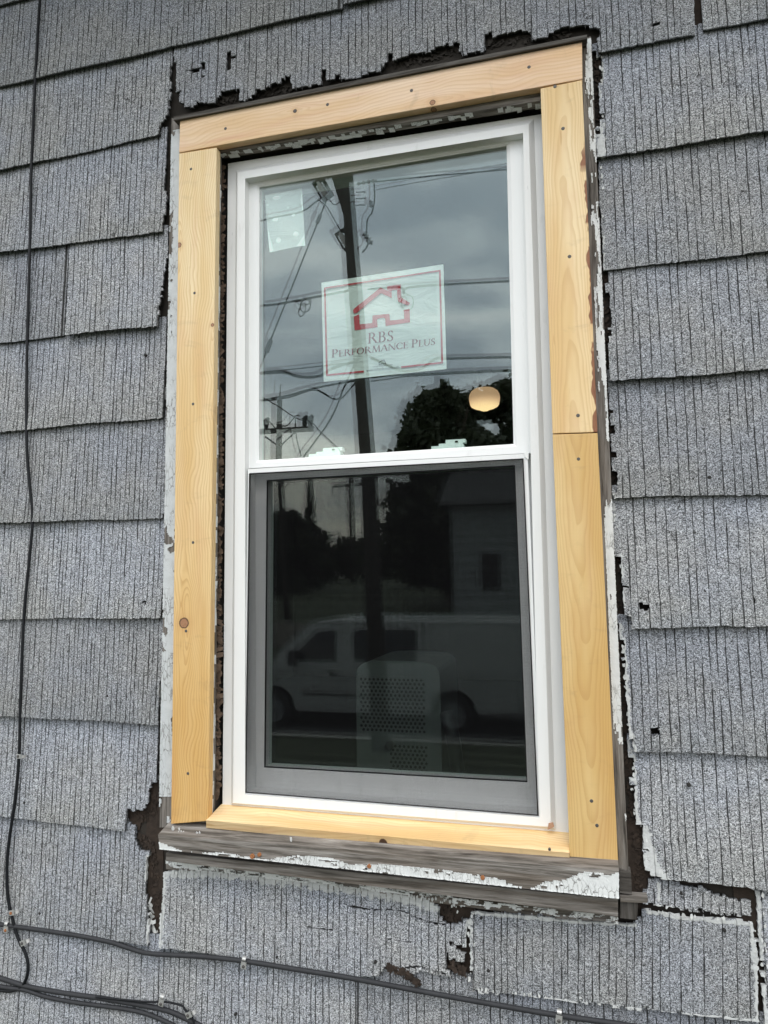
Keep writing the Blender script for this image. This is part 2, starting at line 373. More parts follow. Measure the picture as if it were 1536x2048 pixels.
MT = dict(
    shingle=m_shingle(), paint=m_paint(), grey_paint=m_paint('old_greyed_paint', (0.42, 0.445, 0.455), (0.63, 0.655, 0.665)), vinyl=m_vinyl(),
    old_x=m_old_wood('weathered_sill_wood', 'x', 0.95), old_z=m_old_wood('weathered_casing_wood', 'z', 0.85),
    rotten=m_old_wood('dark_jamb_wood', 'z', 0.34),
    felt=plain('tarred_sheathing', (0.022, 0.018, 0.014), 0.95, 0.6, 30, bump=0.6, bscale=90),
    batten=plain('brown_fibre_board', (0.030, 0.020, 0.014), 0.95, 0.9, 70, bump=0.8, bscale=140),
    glass_a=m_glass('outer_pane_glass', 0.064, (0.993, 1.0, 0.997)),
    glass_b=m_glass('inner_pane_glass', 0.042, (0.948, 1.0, 0.980)),
    black=plain('black_rubber', (0.012, 0.012, 0.013), 0.5, 0.3, 30, bump=0.05),
    cable=plain('black_cable_jacket', (0.008, 0.009, 0.011), 0.5, 0.35, 40, bump=0.1, bscale=150),
    cable2=plain('dull_grey_cable_jacket', (0.030, 0.031, 0.034), 0.6, 0.3, 40, bump=0.15, bscale=150),
    clip=plain('galvanised_clip', (0.48, 0.48, 0.47), 0.45, 0.3, 90, 0.6),
    nail=plain('nail_steel', (0.10, 0.095, 0.09), 0.55, 0.4, 150, 0.5),
    rust=plain('rusty_nail', (0.30, 0.12, 0.045), 0.85, 0.6, 180, bump=0.5, bscale=400),
    dot=plain('bitumen_dark', (0.014, 0.013, 0.012), 0.8, 0.4, 80),
    mesh=plain('grey_fibreglass_mesh', (0.006, 0.006, 0.007), 0.9, 0.1, 30, bump=0.0),
    drip=m_old_wood('old_drip_cap', 'x', 0.42),
    chalk=plain('chalky_paint_flake', (0.56, 0.57, 0.56), 0.75, 0.15, 90, bump=0.4, bscale=250),
)

for k_ in ('cable', 'cable2'): MT[k_].node_tree.nodes['Principled BSDF'].inputs['Specular IOR Level'].default_value = 0.22
MT['mesh'].node_tree.nodes['Principled BSDF'].inputs['Specular IOR Level'].default_value = 0.1

# ------------------------------------------------------------------ house wall
wall = thing('house_wall', 'weathered house wall of grey grooved shingles around the window', 'wall', (0, 0, 0))
OPEN = [XZ(440, 300, 0.0), XZ(1112, 205, 0.0), XZ(1165, 1690, 0.0), XZ(430, 1625, 0.0)]
ox0 = (OPEN[0][0] + OPEN[3][0]) / 2; ox1 = (OPEN[1][0] + OPEN[2][0]) / 2
oz1 = (OPEN[0][1] + OPEN[1][1]) / 2; oz0 = (OPEN[2][1] + OPEN[3][1]) / 2
WX0, WX1, WZ0, WZ1 = -3.2, 2.6, 0.02, 4.2
bm = bmesh.new()
box(bm, (WX0, 0.0, WZ0), (ox0, 0.10, WZ1)); box(bm, (ox1, 0.0, WZ0), (WX1, 0.10, WZ1))
box(bm, (ox0, 0.0, oz1), (ox1, 0.10, WZ1)); box(bm, (ox0, 0.0, WZ0), (ox1, 0.10, oz0))
put('sheathing', bm, MT['felt'], wall)

def shingle(quad, seed, keep=None, holes=(), crust=(), yb=-0.0205, yt=-0.0085, thick=0.0075, rib=(0.0095, 0.0185), row=0.0042, lip=0.0, jag=1.0, name='shingle'):
    """One striated shingle: ribs and V grooves of uneven width on the quad TL, TR, BR, BL; keep / holes are broken outlines."""
    rg = np.random.default_rng(seed)
    TL, TR, BR, BL = [np.array(q) for q in quad]
    W = np.linalg.norm(BR - BL); H = np.linalg.norm(TL - BL)
    xs, kind, x = [], [], 0.0
    while x < W - 0.012:
        w = rg.uniform(*rib)
        if rg.random() < 0.12: w *= 1.5
        hw = rg.uniform(0.0008, 0.0014); xs += [x + hw, x + w * 0.5, x + w - hw, x + w]; kind += [0, 0, 0, 1]; x += w
    xs = np.array([0.0] + [t for t in xs if t < W - 0.001] + [W]); kind = np.array([0] + kind[:len(xs) - 2] + [0])
    nr = max(3, int(round(H / row))); vs = np.linspace(0, 1, nr + 1)
    nx, nv = len(xs), len(vs)
    U = np.repeat((xs / W)[None, :], nv, 0); V = np.repeat(vs[:, None], nx, 1)
    # grooves wander a little as they run down
    wob = np.zeros((nv, nx)); gi = np.cumsum(kind)
    ng = gi.max() + 2
    for a, fr in ((0.0008, 1.3), (0.0004, 4.3), (0.0003, 11.0), (0.0002, 19.0)):
        ph = rg.uniform(0, 6.28, ng); fq = fr * rg.uniform(0.7, 1.4, ng)
        wg = a * np.sin(6.28 * fq[None, :] * vs[:, None] + ph[None, :])
        ref = np.where((kind == 0) & (np.arange(nx) % 4 == 1), gi + 1, gi)
        wob += wg[:, np.minimum(ref, ng - 1)]
    wob[:, 0] = 0; wob[:, -1] = 0
    U = U + wob / W
    Bt = BL[None, None] * (1 - U[..., None]) + BR[None, None] * U[..., None]
    Tp = TL[None, None] * (1 - U[..., None]) + TR[None, None] * U[..., None]
    Pn = Bt * (1 - V[..., None]) + Tp * V[..., None]
    X, Z = Pn[..., 0], Pn[..., 1]
    ribh = rg.normal(0, 0.00035, ng)[np.minimum(gi, ng - 1)]
    warp = 0.0012 * np.sin(3.1 * X + rg.uniform(0, 6)) + 0.0008 * np.sin(9 * X + rg.uniform(0, 6))
    Y = yb * (1 - V) + yt * V + ribh[None, :] + warp + rg.normal(0, 0.00012, X.shape) + np.where(kind == 1, 0.0024, 0)[None, :]
    Y -= (lip + 0.0022 * (1 + np.sin(X * rg.uniform(6, 11) + rg.uniform(0, 6)))) * (1 - V) ** 4      # lower edges curl off the wall unevenly
    bot = rg.normal(0, 0.0004, nx) + 0.0011 * np.sin(xs * 21 + rg.uniform(0, 6)) + 0.0013 * np.sin(xs * 7.3 + rg.uniform(0, 6))
    Z = Z + np.where(V < 1e-6, bot[None, :], 0)
    cxm = (X[:-1, :-1] + X[1:, 1:] + X[:-1, 1:] + X[1:, :-1]) / 4; czm = (Z[:-1, :-1] + Z[1:, 1:] + Z[:-1, 1:] + Z[1:, :-1]) / 4
    k = np.ones(cxm.shape, bool)
    kn = max(3, (nv - 1) // 4); sj = np.interp(np.linspace(0, kn - 1, nv - 1), np.arange(kn), rg.normal(0, 0.0016, kn))
    jz = czm + np.repeat(rg.normal(0, 0.0016 * jag, (1, nx - 1)), nv - 1, 0); jx = cxm + sj[:, None]
    if keep: k &= inside(jx, jz, keep)
    for h in holes: k &= ~inside(jx, jz, h)
    idx = np.arange(nx * nv).reshape(nv, nx)
    q = np.stack([idx[:-1, :-1], idx[:-1, 1:], idx[1:, 1:], idx[1:, :-1]], -1)[k]
    if len(q) == 0: return None
    e = np.concatenate([q[:, [0, 1]], q[:, [1, 2]], q[:, [2, 3]], q[:, [3, 0]]])
    key = np.sort(e, 1); ku, inv, cnt = np.unique(key[:, 0].astype(np.int64) * (nx * nv) + key[:, 1], return_inverse=True, return_counts=True)
    be = e[cnt[inv] == 1]
    bvid = np.unique(be)
    # ragged broken rims
    xx, yy, zz = X.ravel().copy(), Y.ravel(), Z.ravel().copy()
    if keep or holes:
        # pull the rim of a break to the surveyed outline so that it does not follow the grid
        xx[bvid] += rg.normal(0, 0.0008, len(bvid)); zz[bvid] += rg.normal(0, 0.0008, len(bvid))
    co = np.stack([xx, yy, zz], 1)
    back = co[bvid].copy(); back[:, 1] += thick
    mp = np.full(nx * nv, -1); mp[bvid] = nx * nv + np.arange(len(bvid))
    side = np.stack([be[:, 1], be[:, 0], mp[be[:, 0]], mp[be[:, 1]]], 1)
    allv = np.concatenate([co, back]); faces = np.concatenate([q, side])
    groove = np.concatenate([np.repeat((kind == 1)[None, :], nv, 0).ravel().astype(float), np.ones(len(bvid))])
    cr = np.zeros(len(allv))
    for pts, wd in crust:
        dd = dist_line(allv[:, 0], allv[:, 2], pts); cr = np.maximum(cr, np.clip(0.95 - 0.5 * dd / (wd * 0.75), 0, 1))
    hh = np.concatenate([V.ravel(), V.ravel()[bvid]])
    used = np.unique(faces); re = np.full(len(allv), -1); re[used] = np.arange(len(used))
    me = bpy.data.meshes.new(name)
    me.from_pydata(allv[used].tolist(), [], re[faces].tolist())
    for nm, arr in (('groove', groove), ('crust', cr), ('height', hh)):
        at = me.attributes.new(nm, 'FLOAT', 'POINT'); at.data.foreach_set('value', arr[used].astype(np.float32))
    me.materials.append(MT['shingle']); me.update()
    return link(bpy.data.objects.new(name, me), wall)

YB = -0.017
# the lower edge of every course: two surveyed points left of the window, two right of it
CL = {0: ((0, 20), (77, 2)), 1: ((0, 176), (345, 97)), 2: ((0, 342), (340, 268)), 3: ((0, 508), (335, 462)), 4: ((0, 686), (333, 652)),
      5: ((0, 865), (333, 836)), 6: ((0, 1047), (333, 1035)), 7: ((0, 1237), (330, 1237)), 8: ((0, 1432), (320, 1447)), 9: ((0, 1632), (250, 1661)), 10: ((0, 1841), (300, 1888))}
CR = {2: ((1200, 105), (1404, 69)), 3: ((1205, 315), (1536, 268)), 4: ((1210, 540), (1536, 505)), 5: ((1222, 764), (1536, 742)),
      6: ((1228, 998), (1536, 988)), 7: ((1258, 1257), (1536, 1250)), 8: ((1262, 1498), (1536, 1511)), 9: ((1290, 1752), (1536, 1780)), 10: ((948, 1976), (1515, 2040))}
def line(pair):
    (ax, az), (bx, bz) = XZ(*pair[0], YB), XZ(*pair[1], YB)
    s = (bz - az) / (bx - ax); return lambda x: az + s * (x - ax)
LL = {k: line(v) for k, v in CL.items()}; LR = {k: line(v) for k, v in CR.items()}
LL[1] = line(((0, 176), (685, 18))); LL[0] = (lambda f: (lambda x: f(x) + 0.239))(LL[1])
PITCH = 0.2405
def quad(lo, hi, x0, x1, lap=0.028): return [(x0, hi(x0) + lap), (x1, hi(x1) + lap), (x1, lo(x1)), (x0, lo(x0))]
def pts(lst, Y=-0.013): return [XZ(x, y, Y) for x, y in lst]
XL, XR = -2.05, 1.15
sd = 100
EDGE_L = {2: [(346, 80), (345, 100), (342, 130), (338, 160), (342, 175), (340, 205), (337, 233), (326, 246), (322, 262), (321, 275)],
          3: [(335, 262), (333, 300), (330, 345), (333, 400), (331, 440), (331, 472)],
          5: [(333, 640), (332, 700), (333, 760), (331, 800), (331, 845)], 6: [(331, 825), (333, 880), (331, 950), (332, 1045)],
          7: [(333, 1025), (331, 1100), (330, 1160), (329, 1215), (327, 1245)], 8: [(328, 1228), (326, 1300), (324, 1345), (319, 1385), (318, 1435), (320, 1456)],
          9: [(321, 1436), (318, 1500), (318, 1556), (303, 1566), (300, 1603), (287, 1617), (267, 1619), (260, 1613), (256, 1636), (249, 1656), (248, 1672)],
          10: [(250, 1640), (273, 1655), (269, 1676), (278, 1699), (297, 1706), (293, 1736), (293, 1799), (300, 1826), (303, 1856), (298, 1884), (297, 1905)]}
for k, ed in EDGE_L.items():
    lo, hi = LL[k], LL[k - 1]; e = pts(ed); x1 = max(p[0] for p in e) + 0.004
    kp = [(XL - 1, e[-1][1] - 0.06), (XL - 1, e[0][1] + 0.1), (e[0][0], e[0][1] + 0.1)] + e + [(e[-1][0], e[-1][1] - 0.06)]
    hl = []; cr = []
    if k == 7: hl = [pts([(288, 1200), (300, 1203), (302, 1209), (290, 1206)])]
    if k == 10: cr = [(pts([(296, 1706), (292, 1760)]), 0.006), (pts([(300, 1800), (300, 1880)]), 0.006)]
    if k in (6, 8, 7): cr = [(e[1:-1], 0.0022)]
    sd += 1; shingle(quad(lo, hi, XL, x1), sd, kp, hl, cr, rib=(0.0085, 0.0155))
# course 4 left: an old shingle and the lifted newer patch beside the casing
xj = XZ(135, 560)[0]
sd += 1; shingle(quad(LL[4], LL[3], XL, xj - 0.003), sd, rib=(0.0085, 0.0155))
e = pts([(337, 461), (335, 512), (331, 545), (325, 580), (323, 612), (320, 655)])
patch_quad = [(xj, LL[3](xj) + 0.02), (XZ(338, 462)[0], LL[3](XZ(338, 462)[0]) + 0.02), XZ(338, 651, -0.026), XZ(131, 671, -0.026)]
kp = [(XL, 0), (XL, 5), (e[0][0], 5)] + e + [(e[-1][0], 0)]
sd += 1; shingle(patch_quad, sd, kp, yb=-0.026, yt=-0.0092, rib=(0.009, 0.016))
# course 0, 1 and those above
xj1 = XZ(687, 16)[0]
sd += 1; shingle(quad(LL[1], LL[0], XL, xj1), sd)
hi1 = lambda x: LL[1](x) + 0.004
sd += 1; shingle(quad(hi1, LL[0], xj1 + 0.004, XR), sd)
sd += 1; shingle(quad(LL[0], lambda x: LL[0](x) + PITCH, XL, -0.75), sd, row=0.01)
sd += 1; shingle(quad(LL[0], lambda x: LL[0](x) + PITCH, -0.747, XR), sd, row=0.01)
for j in (1, 2):
    sd += 1; shingle(quad((lambda jj: (lambda x: LL[0](x) + PITCH * jj))(j), (lambda jj: (lambda x: LL[0](x) + PITCH * (jj + 1)))(j), XL, XR), sd, row=0.02)
# course 2: the broken strip over the window head
brk = [(352, 80), (349, 112), (353, 150), (355, 188), (366, 177), (359, 198), (372, 214), (386, 214), (396, 205), (412, 209), (428, 208), (446, 186), (479, 180), (481, 204), (496, 205), (503, 196), (512, 187), (532, 177), (562, 168), (574, 153), (584, 153), (585, 182), (597, 180), (629, 173), (644, 172),
       (645, 142), (654, 142), (655, 165), (669, 163), (677, 152), (683, 165), (699, 162), (765, 142), (768, 127), (779, 123), (779, 108), (789, 107), (790, 123), (829, 107), (865, 103), (872, 97), (920, 85), (921, 112), (970, 103), (971, 65), (986, 62), (989, 72), (1024, 65), (1044, 60),
       (1061, 65), (1062, 82), (1091, 77), (1101, 68), (1121, 57), (1144, 55), (1161, 52), (1191, 57), (1197, 63), (1196, 115), (1200, 125), (1388, 88), (1388, 60), (1384, 40), (1386, 0), (1390, -60)]
kp = pts(brk); kp = kp + [(kp[-1][0], 4.2), (kp[0][0], 4.2)]
xa, xb = XZ(346, 150)[0], XZ(1392, 70)[0]
def lo2(x):
    return LL[2](x) if x < 0 else LR[2](x)
lo2s = lambda x: LL[2](XZ(346, 268)[0]) + (LR[2](XZ(1390, 72)[0]) - LL[2](XZ(346, 268)[0])) * (x - xa) / (xb - xa)
hl = [pts(h) for h in ([(400, 126), (410, 125), (410, 139), (400, 137)], [(377, 140), (385, 134), (398, 136), (398, 146), (388, 145)], [(402, 152), (410, 153), (410, 161)], [(455, 104), (465, 99), (465, 142), (455, 141)], [(1302, 54), (1310, 50), (1316, 53), (1313, 60), (1303, 58)])]
hl.append(pts([(671, 108), (676, 92), (674, 93), (668, 108)]))
sd += 1; strip = shingle(quad(lo2s, LL[1], xa, xb), sd, kp, hl, (), rib=(0.011, 0.021))
strip['label'] = 'torn shingle strip over the window head'
sd += 1; shingle(quad(lambda x: LR[2](x) + 0.006, lambda x: LL[1](x), XZ(1406, 70)[0], XR), sd)
bm = bmesh.new(); slab(bm, [(1384, -60), (1408, -60), (1408, 68), (1384, 72)], -0.004, 0.0); put('backing_strip', bm, MT['batten'], wall)
# right-hand courses
EDGE_R = {3: [(1188, 95), (1193, 112), (1203, 122), (1205, 150), (1200, 178), (1203, 215), (1205, 242), (1196, 256), (1194, 275), (1196, 295), (1199, 312), (1202, 330)],
          4: [(1200, 300), (1202, 340), (1204, 388), (1204, 402), (1205, 440), (1206, 480), (1207, 500), (1209, 535), (1210, 552)],
          5: [(1211, 530), (1214, 580), (1218, 640), (1219, 700), (1221, 750), (1222, 775)], 6: [(1218, 750), (1222, 790), (1225, 840), (1227, 920), (1229, 970), (1232, 1006)],
          7: [(1226, 985), (1228, 1030), (1232, 1070), (1237, 1110), (1244, 1150), (1252, 1172), (1248, 1195), (1254, 1222), (1261, 1248), (1262, 1266)],
          8: [(1240, 1248), (1243, 1282), (1250, 1340), (1254, 1390), (1257, 1450), (1264, 1482), (1268, 1496), (1268, 1510)],
          9: [(1258, 1485), (1265, 1545), (1268, 1600), (1272, 1646), (1286, 1652), (1293, 1700), (1292, 1738), (1320, 1755), (1330, 1768)]}
for k, ed in EDGE_R.items():
    lo, hi = LR[k], LR[k - 1]; e = pts(ed); x0 = min(p[0] for p in e) - 0.003
    kp = [(XR + 1, e[-1][1] - 0.06), (XR + 1, e[0][1] + 0.1), (e[0][0], e[0][1] + 0.1)] + e + [(e[-1][0], e[-1][1] - 0.06)]
    hl = []
    if k == 7: hl = [pts([(1277, 1203), (1285, 1202), (1290, 1206), (1299, 1209), (1301, 1221), (1296, 1217), (1278, 1218)]), pts([(1506, 1197), (1511, 1199), (1513, 1206), (1507, 1207)])]
    if k == 8: hl = [pts([(1304, 1451), (1312, 1455), (1320, 1458), (1320, 1475), (1312, 1470), (1305, 1467)])]
    wd = {3: 0.006, 4: 0.004, 5: 0.003, 6: 0.004, 7: 0.007, 8: 0.009, 9: 0.012}[k]
    cr = [(e, wd)]
    if k == 9: cr.append((pts([(1290, 1660), (1305, 1720), (1330, 1755)]), 0.014))
    if k == 3: cr.append((pts([(1202, 250), (1203, 310)]), 0.014))
    sd += 1; shingle(quad(lo, hi, x0, XR), sd, kp, hl, cr, rib=(0.0115, 0.021))
# the course under the sill: three cut pieces and its right-hand neighbour
A = [(331, 1744), (365, 1739), (430, 1741), (520, 1751), (600, 1760), (680, 1770), (760, 1784), (850, 1797), (868, 1806), (880, 1815), (884, 1842), (902, 1846), (904, 1880), (895, 1902), (896, 1948),
     (870, 1945), (838, 1937), (822, 1945), (790, 1938), (768, 1930), (760, 1948), (715, 1952), (640, 1938), (512, 1917), (420, 1902), (325, 1892), (321, 1850), (327, 1800)]
tl, tr_, br, bl = [XZ(*p) for p in ((318, 1730), (908, 1795), (908, 1988), (318, 1893))]
def crack(l, h=1.6): return pts([(x, y - h) for x, y in l] + [(x + 1, y + h) for x, y in reversed(l)])
CK = [crack([(688, 1806), (709, 1813), (745, 1818), (785, 1819), (812, 1823), (832, 1833), (862, 1844), (889, 1847)]), crack([(612, 1852), (640, 1856), (668, 1859)], 1.2), crack([(765, 1931), (800, 1934), (835, 1929), (858, 1936), (890, 1944)], 2.0), crack([(770, 1876), (800, 1880), (832, 1884)], 1.1)]
sd += 1; sa = shingle([tl, tr_, br, bl], sd, pts(A), CK, [(pts([(331, 1744), (430, 1741), (600, 1760), (760, 1784), (868, 1806)]), 0.023), (pts([(329, 1744), (323, 1888)]), 0.012)], yb=-0.021, yt=-0.016, rib=(0.0105, 0.019), row=0.0023, jag=0.25)
A2 = [(906, 1850), (916, 1846), (932, 1833), (938, 1838), (937, 1868), (931, 1892), (914, 1884), (905, 1876)]
A3 = [(903, 1884), (912, 1888), (929, 1897), (931, 1915), (915, 1917), (900, 1912)]
for q in (A2, A3):
    tl, tr_, br, bl = [XZ(*p) for p in ((898, 1825), (940, 1830), (940, 1925), (898, 1920))]
    sd += 1; shingle([tl, tr_, br, bl], sd, pts(q), (), [(pts([(937, 1838), (934, 1890)]), 0.006)], yb=-0.020, yt=-0.016, rib=(0.010, 0.017))
B = [(946, 1821), (1024, 1826), (1100, 1832), (1171, 1840), (1268, 1846), (1290, 1819), (1364, 1829), (1470, 1838), (1506, 1843), (1510, 1900), (1514, 1970), (1517, 2034), (1480, 2032), (1391, 2018), (1257, 2007), (1191, 1999), (1100, 1990), (1024, 1983), (950, 1976), (944, 1930), (940, 1870)]
tl, tr_, br, bl = [XZ(*p) for p in ((934, 1796), (1524, 1824), (1524, 2048), (934, 1976))]
sd += 1; shingle([tl, tr_, br, bl], sd, pts(B), (), [(pts([(946, 1823), (1171, 1841), (1268, 1846)]), 0.006), (pts([(1290, 1820), (1364, 1831), (1506, 1845)]), 0.008), (pts([(1504, 1845), (1516, 2034)]), 0.011), (pts([(944, 1835), (944, 1975)]), 0.006), (pts([(950, 1978), (1257, 2007), (1515, 2034)]), 0.005)], yb=-0.024, yt=-0.018, rib=(0.011, 0.021))
C3 = [(1290, 1765), (1318, 1757), (1345, 1766), (1410, 1780), (1440, 1795), (1468, 1801), (1502, 1799), (1502, 1832), (1440, 1828), (1400, 1822), (1364, 1818), (1300, 1808), (1287, 1808)]
tl, tr_, br, bl = [XZ(*p) for p in ((1284, 1740), (1508, 1770), (1508, 1846), (1284, 1822))]
sd += 1; shingle([tl, tr_, br, bl], sd, pts(C3), (), [(pts([(1318, 1765), (1318, 1800)]), 0.005), (pts([(1300, 1810), (1364, 1820)]), 0.005)], yb=-0.013, yt=-0.011, rib=(0.011, 0.019))
x0 = XZ(1514, 1900)[0]
D = pts([(1512, 1775), (1518, 1830), (1516, 1880), (1524, 1940), (1526, 2040), (1529, 2075)])
sd += 1; shingle([(x0 - 0.004, XZ(1510, 1760)[1]), (XR, XZ(1510, 1760)[1] - 0.02), (XR, XZ(1536, 2050)[1] - 0.03), (x0 - 0.004, XZ(1520, 2050)[1])], sd, [(XR + 1, 0), (XR + 1, 4), (D[0][0], 4)] + D + [(D[-1][0], 0)], (), [(D, 0.010)], rib=(0.011, 0.02))
# the courses below
def lo11(x):
    a, b = XZ(0, 1841)[0], XZ(1515, 2040)[0]
    return LL[10](XZ(0, 1841)[0]) - 0.238 + (XZ(1515, 2040)[1] - LL[10](a)) * (x - a) / (b - a)
hi11 = lambda x: lo11(x) + 0.238
xj2 = XZ(714, 1990)[0]
sd += 1; shingle(quad(lo11, hi11, XL, xj2, 0.012), sd, rib=(0.0095, 0.017), yt=-0.0105)
sd += 1; shingle(quad(lo11, hi11, xj2 + 0.003, XR, 0.012), sd, rib=(0.0105, 0.019), yt=-0.0105)
for j in (1, 2, 3):
    for xa_, xb_ in ((XL, -0.7 + 0.31 * (j % 2)), (-0.697 + 0.31 * (j % 2), XR)):
        f0 = (lambda jj: (lambda x: lo11(x) - PITCH * jj))(j); f1 = (lambda jj: (lambda x: lo11(x) - PITCH * (jj - 1)))(j)
        sd += 1; shingle(quad(f0, f1, xa_, xb_), sd, row=0.02)
# soffit and fascia of the eave over the wall
bm = bmesh.new(); box(bm, (WX0, -0.60, 3.66), (WX1, -0.001, 3.69)); put('soffit', bm, plain('soffit_paint', (0.5, 0.5, 0.48), 0.7), wall)
bm = bmesh.new(); box(bm, (WX0, -0.63, 3.64), (WX1, -0.601, 3.84)); put('fascia', bm, MT['vinyl'], wall)
bm = bmesh.new(); hexa(bm, [(WX0, -0.67, 3.845), (WX1, -0.67, 3.845), (WX1, 0.12, 4.26), (WX0, 0.12, 4.26)], [(WX0, -0.67, 3.87), (WX1, -0.67, 3.87), (WX1, 0.12, 4.285), (WX0, 0.12, 4.285)])
put('roof_edge', bm, MT['felt'], wall)

# torn felt, old batten fibres and splinters in the gaps
def rag(pts_px, y, seed, m, name, w=0.012, n=90, L=(0.002, 0.008)):
    n = n * 3
    rg = random.Random(seed); bm = bmesh.new(); P3 = [P(*p, y) for p in pts_px]
    for _ in range(n):
        i = rg.randrange(len(P3) - 1); p = P3[i].lerp(P3[i + 1], rg.random()) + Vector((rg.uniform(-w, w), rg.uniform(-0.002, 0.004), rg.uniform(-w, w)))
        a = rg.uniform(0, 6.28); l = rg.uniform(*L); d1 = Vector((math.cos(a), rg.uniform(-.3, .3), math.sin(a))) * l; d2 = Vector((-math.sin(a), rg.uniform(-.3, .3), math.cos(a))) * l * rg.uniform(0.2, 0.6)
        f = [p - d1 - d2 * 0.6, p + d1 * 0.8 - d2, p + d1 + d2 * 0.7, p - d1 * 0.7 + d2]
        hexa(bm, f, [v + Vector((0, 0.0012, 0)) for v in f])
    o = put(name, bm, m, wall); o['kind'] = 'stuff'; return o
rag([(270, 1640), (305, 1620), (312, 1590)], -0.004, 1, MT['batten'], 'torn_felt', 0.012, 60)
rag([(285, 1680), (300, 1690), (305, 1720), (312, 1780), (316, 1850)], -0.004, 2, MT['batten'], 'torn_felt', 0.010, 110)
rag([(400, 212), (470, 195), (540, 182), (620, 172), (800, 125), (900, 105), (1000, 85), (1140, 66)], -0.004, 3, MT['felt'], 'torn_felt', 0.008, 150)
rag([(1196, 120), (1198, 250), (1205, 420), (1212, 600), (1222, 850), (1228, 1000), (1240, 1200)], -0.003, 4, MT['batten'], 'torn_felt', 0.006, 120)
rag([(1240, 1170), (1246, 1350), (1256, 1520), (1268, 1640), (1280, 1700), (1280, 1780)], -0.004, 5, MT['batten'], 'torn_felt', 0.010, 130)
rag([(885, 1815), (905, 1840), (905, 1900), (905, 1935)], -0.006, 6, MT['batten'], 'torn_felt', 0.008, 50)
bm = bmesh.new(); slab(bm, [(300, 1530), (325, 1530), (328, 1890), (280, 1890)], -0.003, 0.0); slab(bm, [(240, 1600), (299, 1570), (279, 1660), (250, 1660)], -0.003, 0.0); slab(bm, [(1252, 1640), (1300, 1640), (1300, 1820), (1262, 1820)], -0.003, 0.0)
slab(bm, [(1465, 1770), (1518, 1780), (1530, 2048), (1500, 2048)], -0.003, 0.0); slab(bm, [(880, 1790), (950, 1800), (950, 1960), (880, 1950)], -0.003, 0.0)
put('backing_strip', bm, MT['batten'], wall)
# chips of paint and caulk stuck along the cut edges
def flakes(lines, seed, name, per=1.0, parent=wall, size=(0.0016, 0.0046)):
    rg = random.Random(seed); bm = bmesh.new()
    for px, y, w in lines:
        P3 = [P(*p, y) for p in px]
        for a, b in zip(P3, P3[1:]):
            for _ in range(max(1, int((b - a).length / 0.006 * per))):
                p = a.lerp(b, rg.random()) + Vector((rg.gauss(0, w), rg.uniform(-0.001, 0.001), rg.gauss(0, w)))
                n = rg.randint(5, 7); s = rg.uniform(*size); t = rg.uniform(0.0007, 0.002); tx, tz = rg.uniform(-.25, .25), rg.uniform(-.25, .25)
                pr = []
                for k in range(n):
                    an = 6.28 * k / n + rg.uniform(-.3, .3); rr = s * rg.uniform(0.55, 1.1)
                    dx, dz = rr * math.cos(an) * 0.8, rr * math.sin(an) * 1.25
                    pr.append(Vector((p.x + dx, p.y + dx * tx + dz * tz, p.z + dz)))
                f = [bm.verts.new(v) for v in pr]; bk = [bm.verts.new(v + Vector((0, t, 0))) for v in pr]
                bm.faces.new(f)
                for k in range(n): bm.faces.new((f[(k + 1) % n], f[k], bk[k], bk[(k + 1) % n]))
    o = put(name, bm, MT['chalk'], parent); o['kind'] = 'stuff'; return o
flakes([([(1201, 112), (1206, 160), (1201, 180), (1205, 240)], -0.014, 0.0012), ([(1199, 255), (1198, 290), (1200, 310)], -0.017, 0.003), ([(1203, 330), (1207, 390)], -0.012, 0.0012),
        ([(1229, 1030), (1240, 1130), (1252, 1170)], -0.014, 0.0018), ([(1254, 1200), (1261, 1245)], -0.017, 0.002), ([(1244, 1285), (1256, 1400), (1260, 1470)], -0.014, 0.002),
        ([(1262, 1510), (1272, 1640)], -0.012, 0.003), ([(1292, 1670), (1300, 1735), (1325, 1755)], -0.018, 0.005), ([(1508, 1850), (1513, 1960), (1516, 2030)], -0.022, 0.002), ([(1522, 1790), (1526, 1860), (1530, 1980)], -0.018, 0.004),
        ([(952, 1979), (1100, 1993), (1257, 2010), (1400, 2022), (1510, 2036)], -0.025, 0.0012), ([(1290, 1822), (1364, 1832), (1500, 1846)], -0.022, 0.0015), ([(326, 1850), (332, 1880)], -0.02, 0.003)],
       11, 'paint_flakes', 0.55)
flakes([([(942, 1835), (938, 1870), (944, 1900), (942, 1950), (935, 1975)], -0.021, 0.0022), ([(893, 1806), (915, 1822), (930, 1806)], -0.018, 0.004), ([(331, 1744), (430, 1741), (600, 1760), (760, 1785), (900, 1803)], -0.018, 0.0025)], 12, 'paint_flakes', 0.9)
rag([(775, 1936), (800, 1944), (822, 1955), (838, 1970)], -0.0225, 8, MT['batten'], 'torn_felt', 0.0045, 26, (0.003, 0.009))
rag([(905, 1930), (918, 1938), (926, 1945)], -0.0215, 9, MT['batten'], 'torn_felt', 0.006, 16, (0.003, 0.008))
rag([(298, 1800), (301, 1830), (306, 1860), (312, 1885)], -0.008, 17, MT['chalk'], 'paint_flakes', 0.003, 7, (0.004, 0.011))
